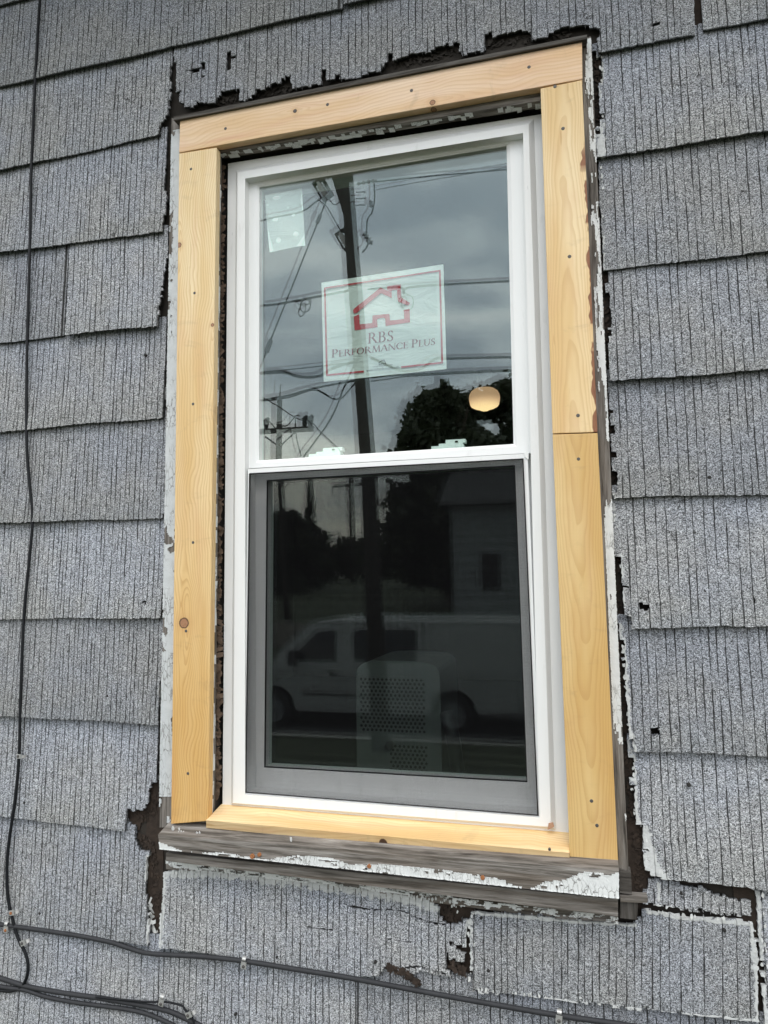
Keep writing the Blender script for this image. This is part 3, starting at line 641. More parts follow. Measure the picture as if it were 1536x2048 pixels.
# nail heads and pits in the shingles
rgn = random.Random(5)
DOTS = [(290, 710), (322, 1214), (337, 1212), (215, 1392), (130, 1408), (95, 1400), (242, 1412), (470, 2030), (245, 640), (108, 470), (79, 1827), (553, 1915), (750, 1925), (962, 1837), (977, 1942), (1449, 1861), (1434, 1981), (1363, 1788), (1455, 712), (1487, 680), (1262, 732), (1264, 968), (1419, 955), (1450, 248), (1270, 276), (1383, 482), (1460, 1732), (1378, 1570), (1362, 60), (48, 1606), (62, 2036)]
for i, (x, y) in enumerate(DOTS):
    bm = bmesh.new(); c = P(x, y, -0.0235 if y > 1800 and x > 320 else -0.0185); r = rgn.uniform(0.0022, 0.0042)
    lathe(bm, c, [(r, 0.006), (r, 0.0), (r * 0.6, -0.0012)], 10, 'y'); put('nail', bm, MT['dot'], wall)

# ------------------------------------------------------------------ old casing round the opening
oldc = thing('old_casing', 'old peeling white wooden casing behind the new bare boards', 'window casing')
YC = -0.024
def box_quad(bm, p, y0, y1): slab(bm, p, y0, y1)
bm = bmesh.new(); slab(bm, [(343, 235), (434, 290), (419, 1655), (319, 1655)], YC, 0.0); put('side_plank', bm, MT['old_z'], oldc, bevel=0.0015)
bm = bmesh.new(); slab(bm, [(1085, 90), (1182, 73), (1258, 1762), (1150, 1762)], YC, 0.0); put('side_plank', bm, MT['old_z'], oldc, bevel=0.0015)
bm = bmesh.new(); slab(bm, [(437, 231), (1083, 101), (1088, 200), (437, 306)], YC, 0.0); put('head_plank', bm, MT['old_x'], oldc, bevel=0.0015)
bm = bmesh.new(); f = [P(347, 233, -0.052), P(1174, 69, -0.052), P(1174, 77, -0.052), P(347, 241, -0.052)]
hexa(bm, f, [Vector((v.x, 0.0, v.z + 0.004)) for v in f]); put('drip_cap', bm, MT['drip'], oldc, bevel=0.001)
def paint_sheet(name, p4, y, cov, seed, parent, scale=(60, 14), cell=0.0022, m=None, thick=0.0009, n=None):
    """Paint left on a plank: a thin film with a ragged outline; cov(u, v) says how much has stayed."""
    T = [P(*q, y) for q in p4]; W = (T[1] - T[0]).length; H = (T[3] - T[0]).length
    nu, nv = max(2, int(W / cell)), max(2, int(H / cell)); rg = np.random.default_rng(seed)
    def vnoise(a, b):
        g = rg.random((b + 2, a + 2)); uu = np.linspace(0, a, nu); vv = np.linspace(0, b, nv)
        i = np.minimum(uu.astype(int), a - 0); j = np.minimum(vv.astype(int), b - 0); fu = uu - i; fv = vv - j
        fu = fu * fu * (3 - 2 * fu); fv = fv * fv * (3 - 2 * fv)
        I, J = np.meshgrid(i, j); FU, FV = np.meshgrid(fu, fv)
        return g[J, I] * (1 - FU) * (1 - FV) + g[J, I + 1] * FU * (1 - FV) + g[J + 1, I] * (1 - FU) * FV + g[J + 1, I + 1] * FU * FV
    a0, b0 = max(1, int(W * scale[0])), max(1, int(H * scale[1]))
    ns = 0.5 * vnoise(a0, b0) + 0.3 * vnoise(a0 * 2 + 1, b0 * 3 + 1) + 0.2 * vnoise(a0 * 4 + 1, b0 * 8 + 1)
    uu, vv = np.meshgrid((np.arange(nu) + .5) / nu, (np.arange(nv) + .5) / nv)
    keep = ns < cov(uu, vv)
    us = np.linspace(0, 1, nu + 1); vs = np.linspace(0, 1, nv + 1); U, V = np.meshgrid(us, vs)
    T = [np.array(t) for t in T]
    C = (T[0] * (1 - U[..., None]) + T[1] * U[..., None]) * (1 - V[..., None]) + (T[3] * (1 - U[..., None]) + T[2] * U[..., None]) * V[..., None]
    C = C + rg.normal(0, cell * 0.18, C.shape) * np.array([1, 0.0, 1]); C[..., 1] += -thick - rg.random(C.shape[:2]) * 0.0004
    idx = np.arange((nu + 1) * (nv + 1)).reshape(nv + 1, nu + 1)
    q = np.stack([idx[:-1, :-1], idx[:-1, 1:], idx[1:, 1:], idx[1:, :-1]], -1)[keep]
    e = np.concatenate([q[:, [0, 1]], q[:, [1, 2]], q[:, [2, 3]], q[:, [3, 0]]]); key = np.sort(e, 1)
    _, inv, cnt = np.unique(key[:, 0].astype(np.int64) * 10 ** 7 + key[:, 1], return_inverse=True, return_counts=True); be = e[cnt[inv] == 1]; bv = np.unique(be)
    co = C.reshape(-1, 3); co[bv, 1] -= rg.random(len(bv)) * 0.0008          # edges curl up
    bk = co[bv].copy(); bk[:, 1] = y - 0.0001; mp = np.full(len(co), -1); mp[bv] = len(co) + np.arange(len(bv))
    side = np.stack([be[:, 1], be[:, 0], mp[be[:, 0]], mp[be[:, 1]]], 1)
    al = np.concatenate([co, bk]); fc = np.concatenate([q, side]); us_ = np.unique(fc); re = np.full(len(al), -1); re[us_] = np.arange(len(us_))
    me = bpy.data.meshes.new(name); me.from_pydata(al[us_].tolist(), [], re[fc].tolist()); me.materials.append(m or MT['paint']); me.update()
    return link(bpy.data.objects.new(name, me), parent)
paint_sheet('peeling_paint', [(343, 262), (362, 258), (346, 1645), (318, 1645)], YC, lambda u, v: 0.70 - 0.10 * (v > 0.965) * 3 + 0.04 * np.sin(v * 30), 21, oldc, m=MT['grey_paint'])
def covR(u, v):
    seg = np.interp(v, [0, .02, .03, .14, .17, .30, .32, .40, .44, .46, .50, .58, .60, .63, .78, .80, .86, .88, .95, .97, 1], [.35, .35, .58, .6, .40, .44, .60, .6, .3, .25, .3, .36, .68, .70, .72, .70, .62, .34, .36, .2, .1])
    return seg + 0.18 * (u - 0.35)
paint_sheet('peeling_paint', [(1166, 80), (1182, 77), (1257, 1735), (1239, 1735)], YC, covR, 22, oldc, scale=(90, 10))
# paint left on the inner edges of the old casing, seen under the new boards
bm = bmesh.new()
def edge_film(p0, p1, ya, yb, off, seed, seg=(0.006, 0.04), cov=0.75):
    rg = random.Random(seed); a = P(*p0, YC); b = P(*p1, YC); L = b - a; t = 0.0
    while t < 1:
        d_ = rg.uniform(*seg) / L.length; t2 = min(1, t + d_)
        if rg.random() < cov:
            w0, w1 = rg.uniform(0.0, 0.25), rg.uniform(0.55, 1.0); q0, q1 = a + L * t, a + L * t2
            y0_, y1_ = ya + (yb - ya) * w0, ya + (yb - ya) * w1
            f = [Vector((q0.x, y0_, q0.z)) + off, Vector((q1.x, y0_ + rg.uniform(0, .002), q1.z)) + off, Vector((q1.x, y1_, q1.z)) + off, Vector((q0.x, y1_ + rg.uniform(-.003, .003), q0.z)) + off]
            hexa(bm, f, [v - off * 0.9 for v in f])
        t = t2
edge_film((434, 300), (419, 1640), -0.023, -0.002, Vector((0.0009, 0, 0)), 31)
edge_film((437, 306), (1088, 200), -0.023, -0.004, Vector((0, 0, -0.0009)), 32, (0.003, 0.016), 0.62)
edge_film((437, 306), (1088, 200), -0.016, 0.004, Vector((0, 0, -0.0012)), 33, (0.004, 0.03), 0.35)
tag(put('peeling_paint', bm, MT['paint'], oldc), kind='stuff')
# the dark old jamb behind
bm = bmesh.new()
for p, q in (((434, 292), (420, 1640)), ):
    a, b = P(*p, 0.0), P(*q, 0.0); a2, b2 = a - Vector((0.012, 0, 0)), b - Vector((0.012, 0, 0))
    hexa(bm, [a2, a + Vector((.001, 0, 0)), b + Vector((.001, 0, 0)), b2], [v + Vector((0, 0.10, 0)) for v in (a2, a + Vector((.004, 0, 0)), b + Vector((.004, 0, 0)), b2)])
a, b = P(437, 303, 0.0), P(1100, 193, 0.0)
hexa(bm, [a + Vector((0, 0, .014)), b + Vector((0, 0, .014)), b + Vector((0, 0, .001)), a + Vector((0, 0, .001))], [v + Vector((0, 0.10, 0)) for v in (a + Vector((0, 0, .014)), b + Vector((0, 0, .014)), b - Vector((0, 0, .002)), a - Vector((0, 0, .002)))])
put('jamb', bm, MT['rotten'], oldc)

FIB = plain('brown_jamb_fibre', (0.11, 0.075, 0.052), 0.95, 0.6, 60, bump=0.6, bscale=160)
for o in (rag([(444, 330), (441, 800), (437, 1250), (433, 1600)], 0.003, 14, FIB, 'jamb_fibre', 0.0035, 170, (0.002, 0.011)),): o.parent = oldc

# ------------------------------------------------------------------ new pine boards
pine = thing('pine_casing', 'new bare pine boards nailed around the white window', 'window trim')
YN = -0.045
def board(name, p4, y0, y1, m, along, bevel=0.0013, label=None, back=None, front=None):
    bm = bmesh.new(); f = front or [P(*q, y0) for q in p4]; hexa(bm, f, back or [Vector((v.x, y1, v.z)) for v in f])
    bmesh.ops.bevel(bm, geom=bm.edges[:], offset=bevel, segments=2, affect='EDGES', profile=0.6)
    c = sum(f, Vector()) / 4; uvl = bm.loops.layers.uv.new('UVMap')
    for fa in bm.faces:
        for l in fa.loops:
            r = l.vert.co - c
            l[uvl].uv = (r.x + 0.7 * (r.y - y0 + c.y), r.z) if along == 'z' else (r.z + 0.7 * (r.y - y0 + c.y), r.x)
    o = put(name, bm, m, pine, smooth=False)
    if label: o['label'] = label
    return o, c
def uvof(c, px, py, along, y=YN):
    q = P(px, py, y) - c; return (q.x, q.z) if along == 'z' else (q.z, q.x)
def cen(p4, y=YN): return sum((P(*q, y) for q in p4), Vector()) / 4
hp = [(360, 241), (1164, 84), (1165, 158), (358, 305)]
lp = [(358, 307), (433, 295), (416, 1642), (342, 1648)]
rp1 = [(1081, 177), (1164, 160), (1195, 864), (1105, 867)]
rp2 = [(1105, 869), (1195, 866), (1237, 1740), (1140, 1729)]
kh = [(*uvof(cen(hp), 590, 222, 'x'), 0.0045), (*uvof(cen(hp), 865, 205, 'x'), 0.006)]
kl = [(*uvof(cen(lp), 368, 1246, 'z'), 0.0115), (*uvof(cen(lp), 358, 490, 'z'), 0.006), (*uvof(cen(lp), 425, 650, 'z'), 0.004)]
header, hc = board('header_board', hp, YN, -0.025, m_wood('pine_header', 1.0, kh, tone=(1.02, 0.97, 1.04), freq=130, wander=0.010, contrast=0.42, streak=0.5, ends=((1.02, 1.08, 1.22), (1.02, 1.04, 1.20))), 'x', label='horizontal pine board across the top')
left_b, lc = board('side_board', lp, YN, -0.025, m_wood('pine_left', 2.0, kl, tone=(1.0, 0.98, 0.94), freq=150, wander=0.011, contrast=0.66, streak=0.2, ends=((0.88, 0.78, 0.58), (1.05, 1.13, 1.26))), 'z', label='long pine board with a round knot')
ru_b, rc1 = board('side_board', rp1, YN, -0.025, m_wood('pine_upper_right', 3.0, (), True, (1.0, 0.98, 0.96), 120, cathedral=0.055, contrast=0.50, ends=((1.0, 1.0, 0.98), (1.03, 1.08, 1.16))), 'z', label='upper pine board with bark on its edge')
rl_b, rc2 = board('side_board', rp2, YN, -0.025, m_wood('pine_lower_right', 4.0, (), False, (0.94, 0.91, 0.82), 120, cathedral=-0.07, contrast=0.48, streak=0.15, ends=((0.84, 0.76, 0.58), (0.95, 0.92, 0.84))), 'z', label='lower pine board below the butt joint')
# sill nosing: sloped top running back to the frame
fr = [P(412, 1640, -0.052), P(1139, 1705, -0.052), P(1139, 1727, -0.044), P(412, 1656, -0.044)]
bk = [P(437, 1607, 0.016), P(1140, 1664, 0.016), P(1140, 1664, 0.016) - Vector((0, 0, 0.02)), P(437, 1607, 0.016) - Vector((0, 0, 0.02))]
bk[1].x = fr[1].x; bk[2].x = fr[1].x; bk[0].x = fr[0].x + 0.001; bk[3].x = fr[0].x + 0.001
sc_ = sum(fr, Vector()) / 4
ks = [(P(765, 1684, -0.052).z - sc_.z - 0.002, P(765, 1684, -0.052).x - sc_.x, 0.0085)]
sill_b, scn = board('sill_board', [(412, 1640), (1139, 1705), (1139, 1727), (412, 1656)], -0.052, 0.0, m_wood('pine_sill', 5.0, ks, kdark=0.22, tone=(1.05, 1.02, 0.98), freq=120, wander=0.01), 'x', label='narrow pine sill board with a dark knot', back=bk, front=fr)
def nail_at(px, py, y, parent, m=MT['nail'], r=0.0038, name='nail'):
    bm = bmesh.new(); c = P(px, py, y); lathe(bm, c, [(r, 0.004), (r, 0.0), (r * 0.75, -0.0007)], 12, 'y')
    return put(name, bm, m, parent)
for px, py in ((451, 257), (655, 209), (823, 181), (1058, 134), (590, 222)): nail_at(px, py, YN, header)
for px, py in ((382, 338), (389, 586), (386, 808), (386, 1085), (376, 1547), (372, 1262)): nail_at(px, py, YN, left_b, r=0.0034)
for px, py in ((1126, 257), (1139, 513), (1156, 831), (1110, 173)): nail_at(px, py, YN, ru_b)
for px, py in ((1157, 918), (1183, 1602), (1194, 1651)): nail_at(px, py, YN, rl_b, r=0.0034)
nail_at(1099, 1699, -0.0525, sill_b, r=0.0025)

# ------------------------------------------------------------------ old sill
sill = thing('old_sill', 'grey weathered wooden sill with peeling white paint and rusty nails', 'window sill')
bm = bmesh.new()
f = [P(316, 1669, -0.074), P(1238, 1741, -0.074), P(1238, 1797, -0.074), P(320, 1699, -0.074)]
b = [Vector((f[0].x, 0.0, f[0].z + 0.020)), Vector((f[1].x, 0.0, f[1].z + 0.020)), Vector((f[2].x, 0.0, f[2].z + 0.008)), Vector((f[3].x, 0.0, f[3].z + 0.008))]
hexa(bm, f, b); sp_ = put('sill_plank', bm, MT['old_x'], sill, bevel=0.002)
bm = bmesh.new(); slab(bm, [(332, 1706), (1236, 1799), (1236, 1833), (332, 1722)], -0.060, -0.0); put('apron_plank', bm, m_old_wood('apron_wood', 'x', 0.8), sill, bevel=0.0015)
bm = bmesh.new(); slab(bm, [(1240, 1797), (1276, 1803), (1274, 1840), (1240, 1836)], -0.040, -0.0); put('end_block', bm, MT['rotten'], sill, bevel=0.001)
bm = bmesh.new(); slab(bm, [(1240, 1738), (1262, 1745), (1264, 1790), (1240, 1786)], -0.030, -0.0); put('end_block', bm, m_old_wood('brown_block_wood', 'x', 0.45), sill, bevel=0.001)
bm = bmesh.new(); f = [P(1241, 1797, -0.045), P(1296, 1799, -0.042), P(1294, 1806, -0.042), P(1241, 1804, -0.045)]; hexa(bm, f, [Vector((v.x, -0.012, v.z)) for v in f]); put('splinter', bm, MT['old_x'], sill)
def covS(u, v):
    w = np.interp(u, [0, .02, .06, .10, .16, .27, .29, .34, .42, .46, .50, .55, .70, .78, .80, .84, .86, .90, .93, 1], [.5, .35, .0, .06, .22, .03, .22, .48, .50, .22, .50, .44, .40, .26, .06, .06, .34, .50, .85, .95])
    return np.where(v > 1 - w, 0.60 + 0.25 * (v - (1 - w)), 0.12)
paint_sheet('peeling_paint', [(316, 1670), (1238, 1742), (1238, 1797), (320, 1698)], -0.0745, covS, 41, sill, scale=(45, 160), cell=0.0018)
for px, py in ((518, 1710), (738, 1733), (965, 1756), (668, 1717)): 
    if px == 668: continue
    nail_at(px, py, -0.0775, sp_, MT['rust'], 0.0042, 'rusty_nail')
nail_at(504, 1713, -0.0770, sp_, MT['rust'], 0.0052, 'rusty_nail')
flakes([([(350, 1660), (420, 1668)], -0.06, 0.003), ([(560, 1675), (600, 1680)], -0.066, 0.003), ([(1040, 1728), (1090, 1733)], -0.066, 0.002), ([(1145, 1735), (1160, 1737)], -0.066, 0.002)], 13, 'paint_flakes', 0.5, sill, (0.0015, 0.005))
paint_sheet('peeling_paint', [(332, 1718), (905, 1789), (905, 1800), (332, 1733)], -0.0215, lambda u, v: 0.56 + 0.1 * np.sin(u * 17), 43, sill, scale=(60, 200), cell=0.0018)
paint_sheet('peeling_paint', [(905, 1795), (1236, 1832), (1236, 1848), (905, 1810)], -0.0275, lambda u, v: 0.62 - 0.25 * v, 44, sill, scale=(60, 200), cell=0.0018)
bm = bmesh.new(); slab(bm, [(332, 1712), (1236, 1822), (1236, 1852), (332, 1738)], -0.0145, 0.0); put('apron_plank', bm, MT['old_x'], sill)

# ------------------------------------------------------------------ white double hung window
win = thing('double_hung_window', 'white vinyl double hung window with a half insect screen', 'window')
V_ = MT['vinyl']
F1 = [(456, 327), (1098, 226), (1155, 1670), (445, 1611)]; F2 = [(472, 341), (1068, 238), (1112, 1659), (462, 1608)]
F3 = [(475, 345), (1057, 248), (1102, 1654), (466, 1606)]; F4 = [(490, 357), (1046, 266), (1079, 1635), (490, 1589)]
YF, YR, YS, YL = 0.014, 0.004, 0.026, 0.062
o1 = [P(*p, YF) for p in F1]; o2 = [P(*p, YF) for p in F2]; o3 = [P(*p, YR) for p in F3]; o4 = [P(*p, YR) for p in F4]
bm = bmesh.new(); ring(bm, [tuple(v) for v in o1], [tuple(v) for v in o2], YF, 0.075)
put('outer_frame', bm, V_, win, bevel=0.0006)
bm = bmesh.new()
for k in range(4):      # sloped stop and ridge, one profile mitred round the four sides
    j = (k + 1) % 4
    A_ = [o2[k], o3[k], o4[k], Vector((o4[k].x, YL - 0.002, o4[k].z)), Vector((o2[k].x, YL - 0.002, o2[k].z))]
    B_ = [o2[j], o3[j], o4[j], Vector((o4[j].x, YL - 0.002, o4[j].z)), Vector((o2[j].x, YL - 0.002, o2[j].z))]
    va = [bm.verts.new(v) for v in A_]; vb = [bm.verts.new(v) for v in B_]
    for q in range(5): bm.faces.new((va[q], va[(q + 1) % 5], vb[(q + 1) % 5], vb[q]))
    bm.faces.new(va); bm.faces.new(vb[::-1])
put('frame_stop', bm, V_, win)
up_s = [(497, 362), (1043, 272), (1049, 907), (497, 937)]
up_o = [Vector((o4[0].x - .004, YS, o4[0].z + .004)), Vector((o4[1].x + .004, YS, o4[1].z + .004)), P(1062, 906, YS), P(492, 937, YS)]
up_i = [(519, 375), (1013, 292), (1027, 888), (518, 921)]
up_m = [(513, 370), (1020, 286), (1033, 893), (512, 926)]
bm = bmesh.new(); ring(bm, [tuple(v - Vector((0, 0, 0))) for v in up_o], [tuple(P(*p, YS)) for p in up_m], YS, 0.053)
us = put('upper_sash', bm, V_, win, bevel=0.0008)
bm = bmesh.new(); ring(bm, [tuple(P(*p, YS)) for p in up_m], [tuple(P(*p, YS + 0.004)) for p in up_i], YS, 0.052)
# the glazing bead leans back to the glass
put('glazing_bead', bm, V_, us)
def pane(name, p4, y, m, parent, tilt=(0, 0), t=0.003):
    q = [P(*p, y) for p in p4]; c = sum(q, Vector()) / 4
    q = [v + Vector((0, (v.x - c.x) * tilt[0] + (v.z - c.z) * tilt[1], 0)) for v in q]
    bm = bmesh.new(); hexa(bm, q, [v + Vector((0, t, 0)) for v in q]); return put(name, bm, m, parent)
gi = [(515, 371), (1017, 288), (1031, 891), (514, 924)]
pane('pane', gi, 0.0305, MT['glass_a'], us)
pane('pane', gi, 0.0465, MT['glass_b'], us, (0.0042, -0.0030))
ls_o = [(505, 945), (1058, 915), (1085, 1592), (500, 1560)]
lo_i = [(533, 960), (1030, 930), (1055, 1565), (528, 1535)]
L_o = [Vector((o4[0].x - .003, YL, P(505, 930, YL).z + 0.008)), Vector((o4[1].x + .006, YL, P(1040, 900, YL).z + 0.008)), Vector((o4[2].x + .003, YL, o4[2].z - .002)), Vector((o4[3].x - .003, YL, o4[3].z - .002))]
bm = bmesh.new(); ring(bm, [tuple(v) for v in L_o], [tuple(P(*p, YL)) for p in lo_i], YL, 0.105)
lsash = put('lower_sash', bm, V_, win, bevel=0.0008)
bm = bmesh.new(); ring(bm, [tuple(P(*p, YL + .001) + Vector((dx, 0, dz)) * 0.0018) for p, dx, dz in zip(lo_i, (-1, 1, 1, -1), (1, 1, -1, -1))], [tuple(P(*p, YL + .001) - Vector((dx, 0, dz)) * 0.0022) for p, dx, dz in zip(lo_i, (-1, 1, 1, -1), (1, 1, -1, -1))], YL + .0015, 0.068)
put('glazing_gasket', bm, MT['black'], lsash)
gl = [(529, 957), (1034, 927), (1059, 1568), (524, 1538)]
pane('pane', gl, 0.069, MT['glass_a'], lsash)
pane('pane', gl, 0.088, MT['glass_b'], lsash, (0.0030, -0.0025))
# channel behind the upper sash, above the lower one, and the head of the frame
bm = bmesh.new(); ring(bm, [tuple(Vector((v.x, 0.064, v.z)) + Vector((dx * .03, 0, dz * .03))) for v, dx, dz in zip(o4, (-1, 1, 1, -1), (1, 1, -1, -1))], [tuple(Vector((v.x, 0.064, v.z)) + Vector((dx * .0035, 0, dz * .0035))) for v, dx, dz in zip(o4, (-1, 1, 1, -1), (1, 1, -1, -1))], 0.0645, 0.115)
put('jamb_liner', bm, V_, win)
# sash locks standing on the meeting rail of the lower sash
rail_z = L_o[0].z
for a, b_ in (((620, 913), (686, 908)), ((864, 897), (932, 893))):
    bm = bmesh.new(); p0 = P(*a, 0.078); p1 = P(*b_, 0.078); x0, x1 = p0.x, p1.x; z = (p0.z + p1.z) / 2; w = x1 - x0
    box(bm, (x0, 0.070, z - 0.012), (x1 - 0.004, 0.096, z + 0.0035)); box(bm, (x0 + w * .22, 0.071, z + 0.0036), (x1 - .006, 0.094, z + 0.0085)); box(bm, (x0 + w * .42, 0.072, z + 0.0086), (x1, 0.090, z + 0.0165))
    lk = put('sash_lock', bm, V_, win, bevel=0.0012)
    bm = bmesh.new(); box(bm, (x0 + w * .70, 0.0695, z + 0.0095), (x0 + w * .78, 0.0715, z + 0.0130)); put('latch_slot', bm, MT['dot'], lk)
# insect screen over the lower half
YSC = 0.009
sc4 = [(500, 948), (1046, 918), (1076, 1630), (492, 1584)]
scq = [P(*p, YSC) for p in sc4]
scr_out = [P(496, 938, YSC), P(1055, 907, YSC), P(1083, 1637, YSC), P(487, 1589, YSC)]
bm = bmesh.new(); ring(bm, [tuple(v) for v in scr_out], [tuple(v) for v in scq], YSC - 0.002, YSC + 0.008)
screen = put('insect_screen', bm, V_, win, bevel=0.0006)
bm = bmesh.new(); tube(bm, [scq[0] - Vector((0, .0015, 0)), scq[1] - Vector((0, .0015, 0)), scq[2] - Vector((0, .0015, 0)), scq[3] - Vector((0, .0015, 0)), scq[0] - Vector((0, .0015, 0))], 0.0019, 8, smooth=False, cap=False)
put('spline', bm, MT['black'], screen)
def weave():
    vs, fs = [], []; q = [np.array(v) for v in scq]; W = np.linalg.norm(q[1] - q[0]); H = np.linalg.norm(q[3] - q[0]); r = 0.000195; pitch = 0.00152
    def strand(a, b, w):
        i = len(vs)
        dd = (b - a) / np.linalg.norm(b - a); s = np.array([-dd[2], 0, dd[0]]) * w
        for p in (a, b): vs.extend([(p + s).tolist(), (p + np.array([0, -w, 0])).tolist(), (p - s).tolist(), (p + np.array([0, w, 0])).tolist()])
        for k in range(4): fs.append((i + k, i + (k + 1) % 4, i + 4 + (k + 1) % 4, i + 4 + k))
    n = int(W / pitch); rg = np.random.default_rng(3)
    for k in range(1, n): t = (k + rg.normal(0, .05)) / n; strand(q[0] + (q[1] - q[0]) * t, q[3] + (q[2] - q[3]) * t, r)
    n = int(H / pitch)
    for k in range(1, n): t = (k + rg.normal(0, .05)) / n; strand(q[0] + (q[3] - q[0]) * t + np.array([0, 2 * r, 0]), q[1] + (q[2] - q[1]) * t + np.array([0, 2 * r, 0]), r)
    me = bpy.data.meshes.new('screen_mesh'); me.from_pydata(vs, [], fs); me.materials.append(MT['mesh'])
    o = link(bpy.data.objects.new('screen_mesh', me), screen); o['kind'] = 'stuff'
weave()
bm = bmesh.new(); slab(bm, [(1047, 903), (1057, 903), (1057, 919), (1050, 914)], 0.006, 0.010); put('corner_clip', bm, V_, screen, bevel=0.0008)
bm = bmesh.new(); slab(bm, [(1097, 1648), (1106, 1646), (1108, 1654), (1095, 1660)], -0.002, 0.004); put('foam_scrap', bm, plain('tan_foam', (0.42, 0.25, 0.16), 0.9), win, bevel=0.0012)

# ------------------------------------------------------------------ papers behind the upper glass
def m_paper(name, c, trans=0.35):
    m, nt = mat(name); co = obj_co(nt)
    wr = nt.noise(nt.scalevec(co, (7, 7, 22)), 1.0, 4, 0.6, 1.5)
    col = nt.mix(nt.noise(co, 14.0, 3), tuple(x * .97 for x in c), c)
    bp = nt.bump(wr, 0.35, 0.02)
    df = nt.n('ShaderNodeBsdfDiffuse', Color=col, Normal=bp); tl_ = nt.n('ShaderNodeBsdfTranslucent', Color=col, Normal=bp)
    nt.out(nt.n('ShaderNodeMixShader', i0=trans, i1=df, i2=tl_)); return m
YP = 0.0545
sign = thing('window_sign', 'white paper sign with red house logo taped inside the upper glass', 'sign')
def zs(X, Y, y=YP): return P(620 + X / 5.2966, 520 + Y / 5.2966, y)
bm = bmesh.new(); q = [zs(118, 238), zs(1412, 42), zs(1446, 1152), zs(145, 1292)]
n = 14; gridv = [[None] * (n + 1) for _ in range(n + 1)]
for j in range(n + 1):
    for i in range(n + 1):
        u, v = i / n, j / n; p = (q[0] * (1 - u) + q[1] * u) * (1 - v) + (q[3] * (1 - u) + q[2] * u) * v
        gridv[j][i] = bm.verts.new(p + Vector((0, 0.0012 + 0.0006 * math.sin(5 * v + 3 * u) + 0.0005 * math.sin(11 * v - 4 * u), 0)))
for j in range(n):
    for i in range(n): bm.faces.new((gridv[j][i], gridv[j][i + 1], gridv[j + 1][i + 1], gridv[j + 1][i]))
bmesh.ops.solidify(bm, geom=bm.faces[:], thickness=0.0002)
put('paper_sheet', bm, m_paper('sign_paper', (0.92, 0.92, 0.91), 0.04), sign, smooth=True)
RED = plain('red_print', (0.40, 0.028, 0.042), 0.7, 0.06, 60, bump=0.0); INK = plain('maroon_print', (0.20, 0.022, 0.03), 0.7, 0.06, 60, bump=0.0); BLK = plain('black_print', (0.03, 0.03, 0.032), 0.7, 0.06, 60, bump=0.0)
YI = 0.0539
def zpoly(bm, poly, y=YI): flat(bm, [zs(x, z, y) for x, z in poly])
def zstroke(bm, a, b, w, y=YI):
    ax, ay = a; bx, by = b; L = math.hypot(bx - ax, by - ay); nx_, ny_ = -(by - ay) / L * w / 2, (bx - ax) / L * w / 2
    zpoly(bm, [(ax + nx_, ay + ny_), (bx + nx_, by + ny_), (bx - nx_, by - ny_), (ax - nx_, ay - ny_)], y)
bm = bmesh.new()
zstroke(bm, (156, 291), (180, 1230), 19); zstroke(bm, (166, 296), (1366, 114), 17); zstroke(bm, (1375, 104), (1400, 1095), 19); zstroke(bm, (190, 1219), (570, 1180), 19); zstroke(bm, (966, 1135), (1390, 1088), 19)
put('border_print', bm, RED, sign)
HOUSE = [[(455, 532), (470, 512), (745, 292), (804, 318), (866, 342), (866, 404), (757, 353), (742, 358), (492, 562), (470, 568), (458, 556)],
         [(820, 276), (960, 258), (962, 304), (918, 316), (866, 322), (862, 338), (812, 314)],
         [(920, 318), (962, 306), (966, 398), (1058, 452), (1056, 466), (1040, 484), (930, 438)],
         [(463, 600), (520, 575), (526, 682), (660, 667), (662, 588), (840, 568), (848, 642), (998, 624), (990, 530), (1054, 514), (1060, 660), (801, 699), (796, 622), (780, 612), (725, 620), (710, 632), (716, 711), (472, 746)]]
bm = bmesh.new()
for h in HOUSE: zpoly(bm, h)
put('house_logo', bm, RED, sign)
bm = bmesh.new()
for h in HOUSE: zpoly(bm, [(727 + (x - 455) * 0.125, 1055 + (z - 258) * 0.115) for x, z in h])
put('house_logo', bm, BLK, sign)
# serif capitals drawn stroke by stroke in a unit box
def g_rect(x0, y0, x1, y1): return [(x0, y0), (x1, y0), (x1, y1), (x0, y1)]
def g_stem(x, w=.13, a=0, b=1): return [g_rect(x, a, x + w, b), g_rect(x - .08, a, x + w + .08, a + .045), g_rect(x - .08, b - .045, x + w + .08, b)]
def g_diag(x0, y0, x1, y1, w): return [[(x0, y0), (x0 + w, y0), (x1 + w, y1), (x1, y1)]]
def g_arc(cx, cy, rx, ry, a0, a1, tk=.13, tn=.05, n=14):
    o = []
    for i in range(n):
        q = []
        for s in (i, i + 1):
            a = R(a0 + (a1 - a0) * s / n); t = tn + (tk - tn) * abs(math.cos(a)); q.append(((cx + rx * math.cos(a), cy + ry * math.sin(a)), (cx + (rx - t) * math.cos(a), cy + (ry - min(t, ry * .8)) * math.sin(a))))
        o.append([q[0][0], q[1][0], q[1][1], q[0][1]])
    return o
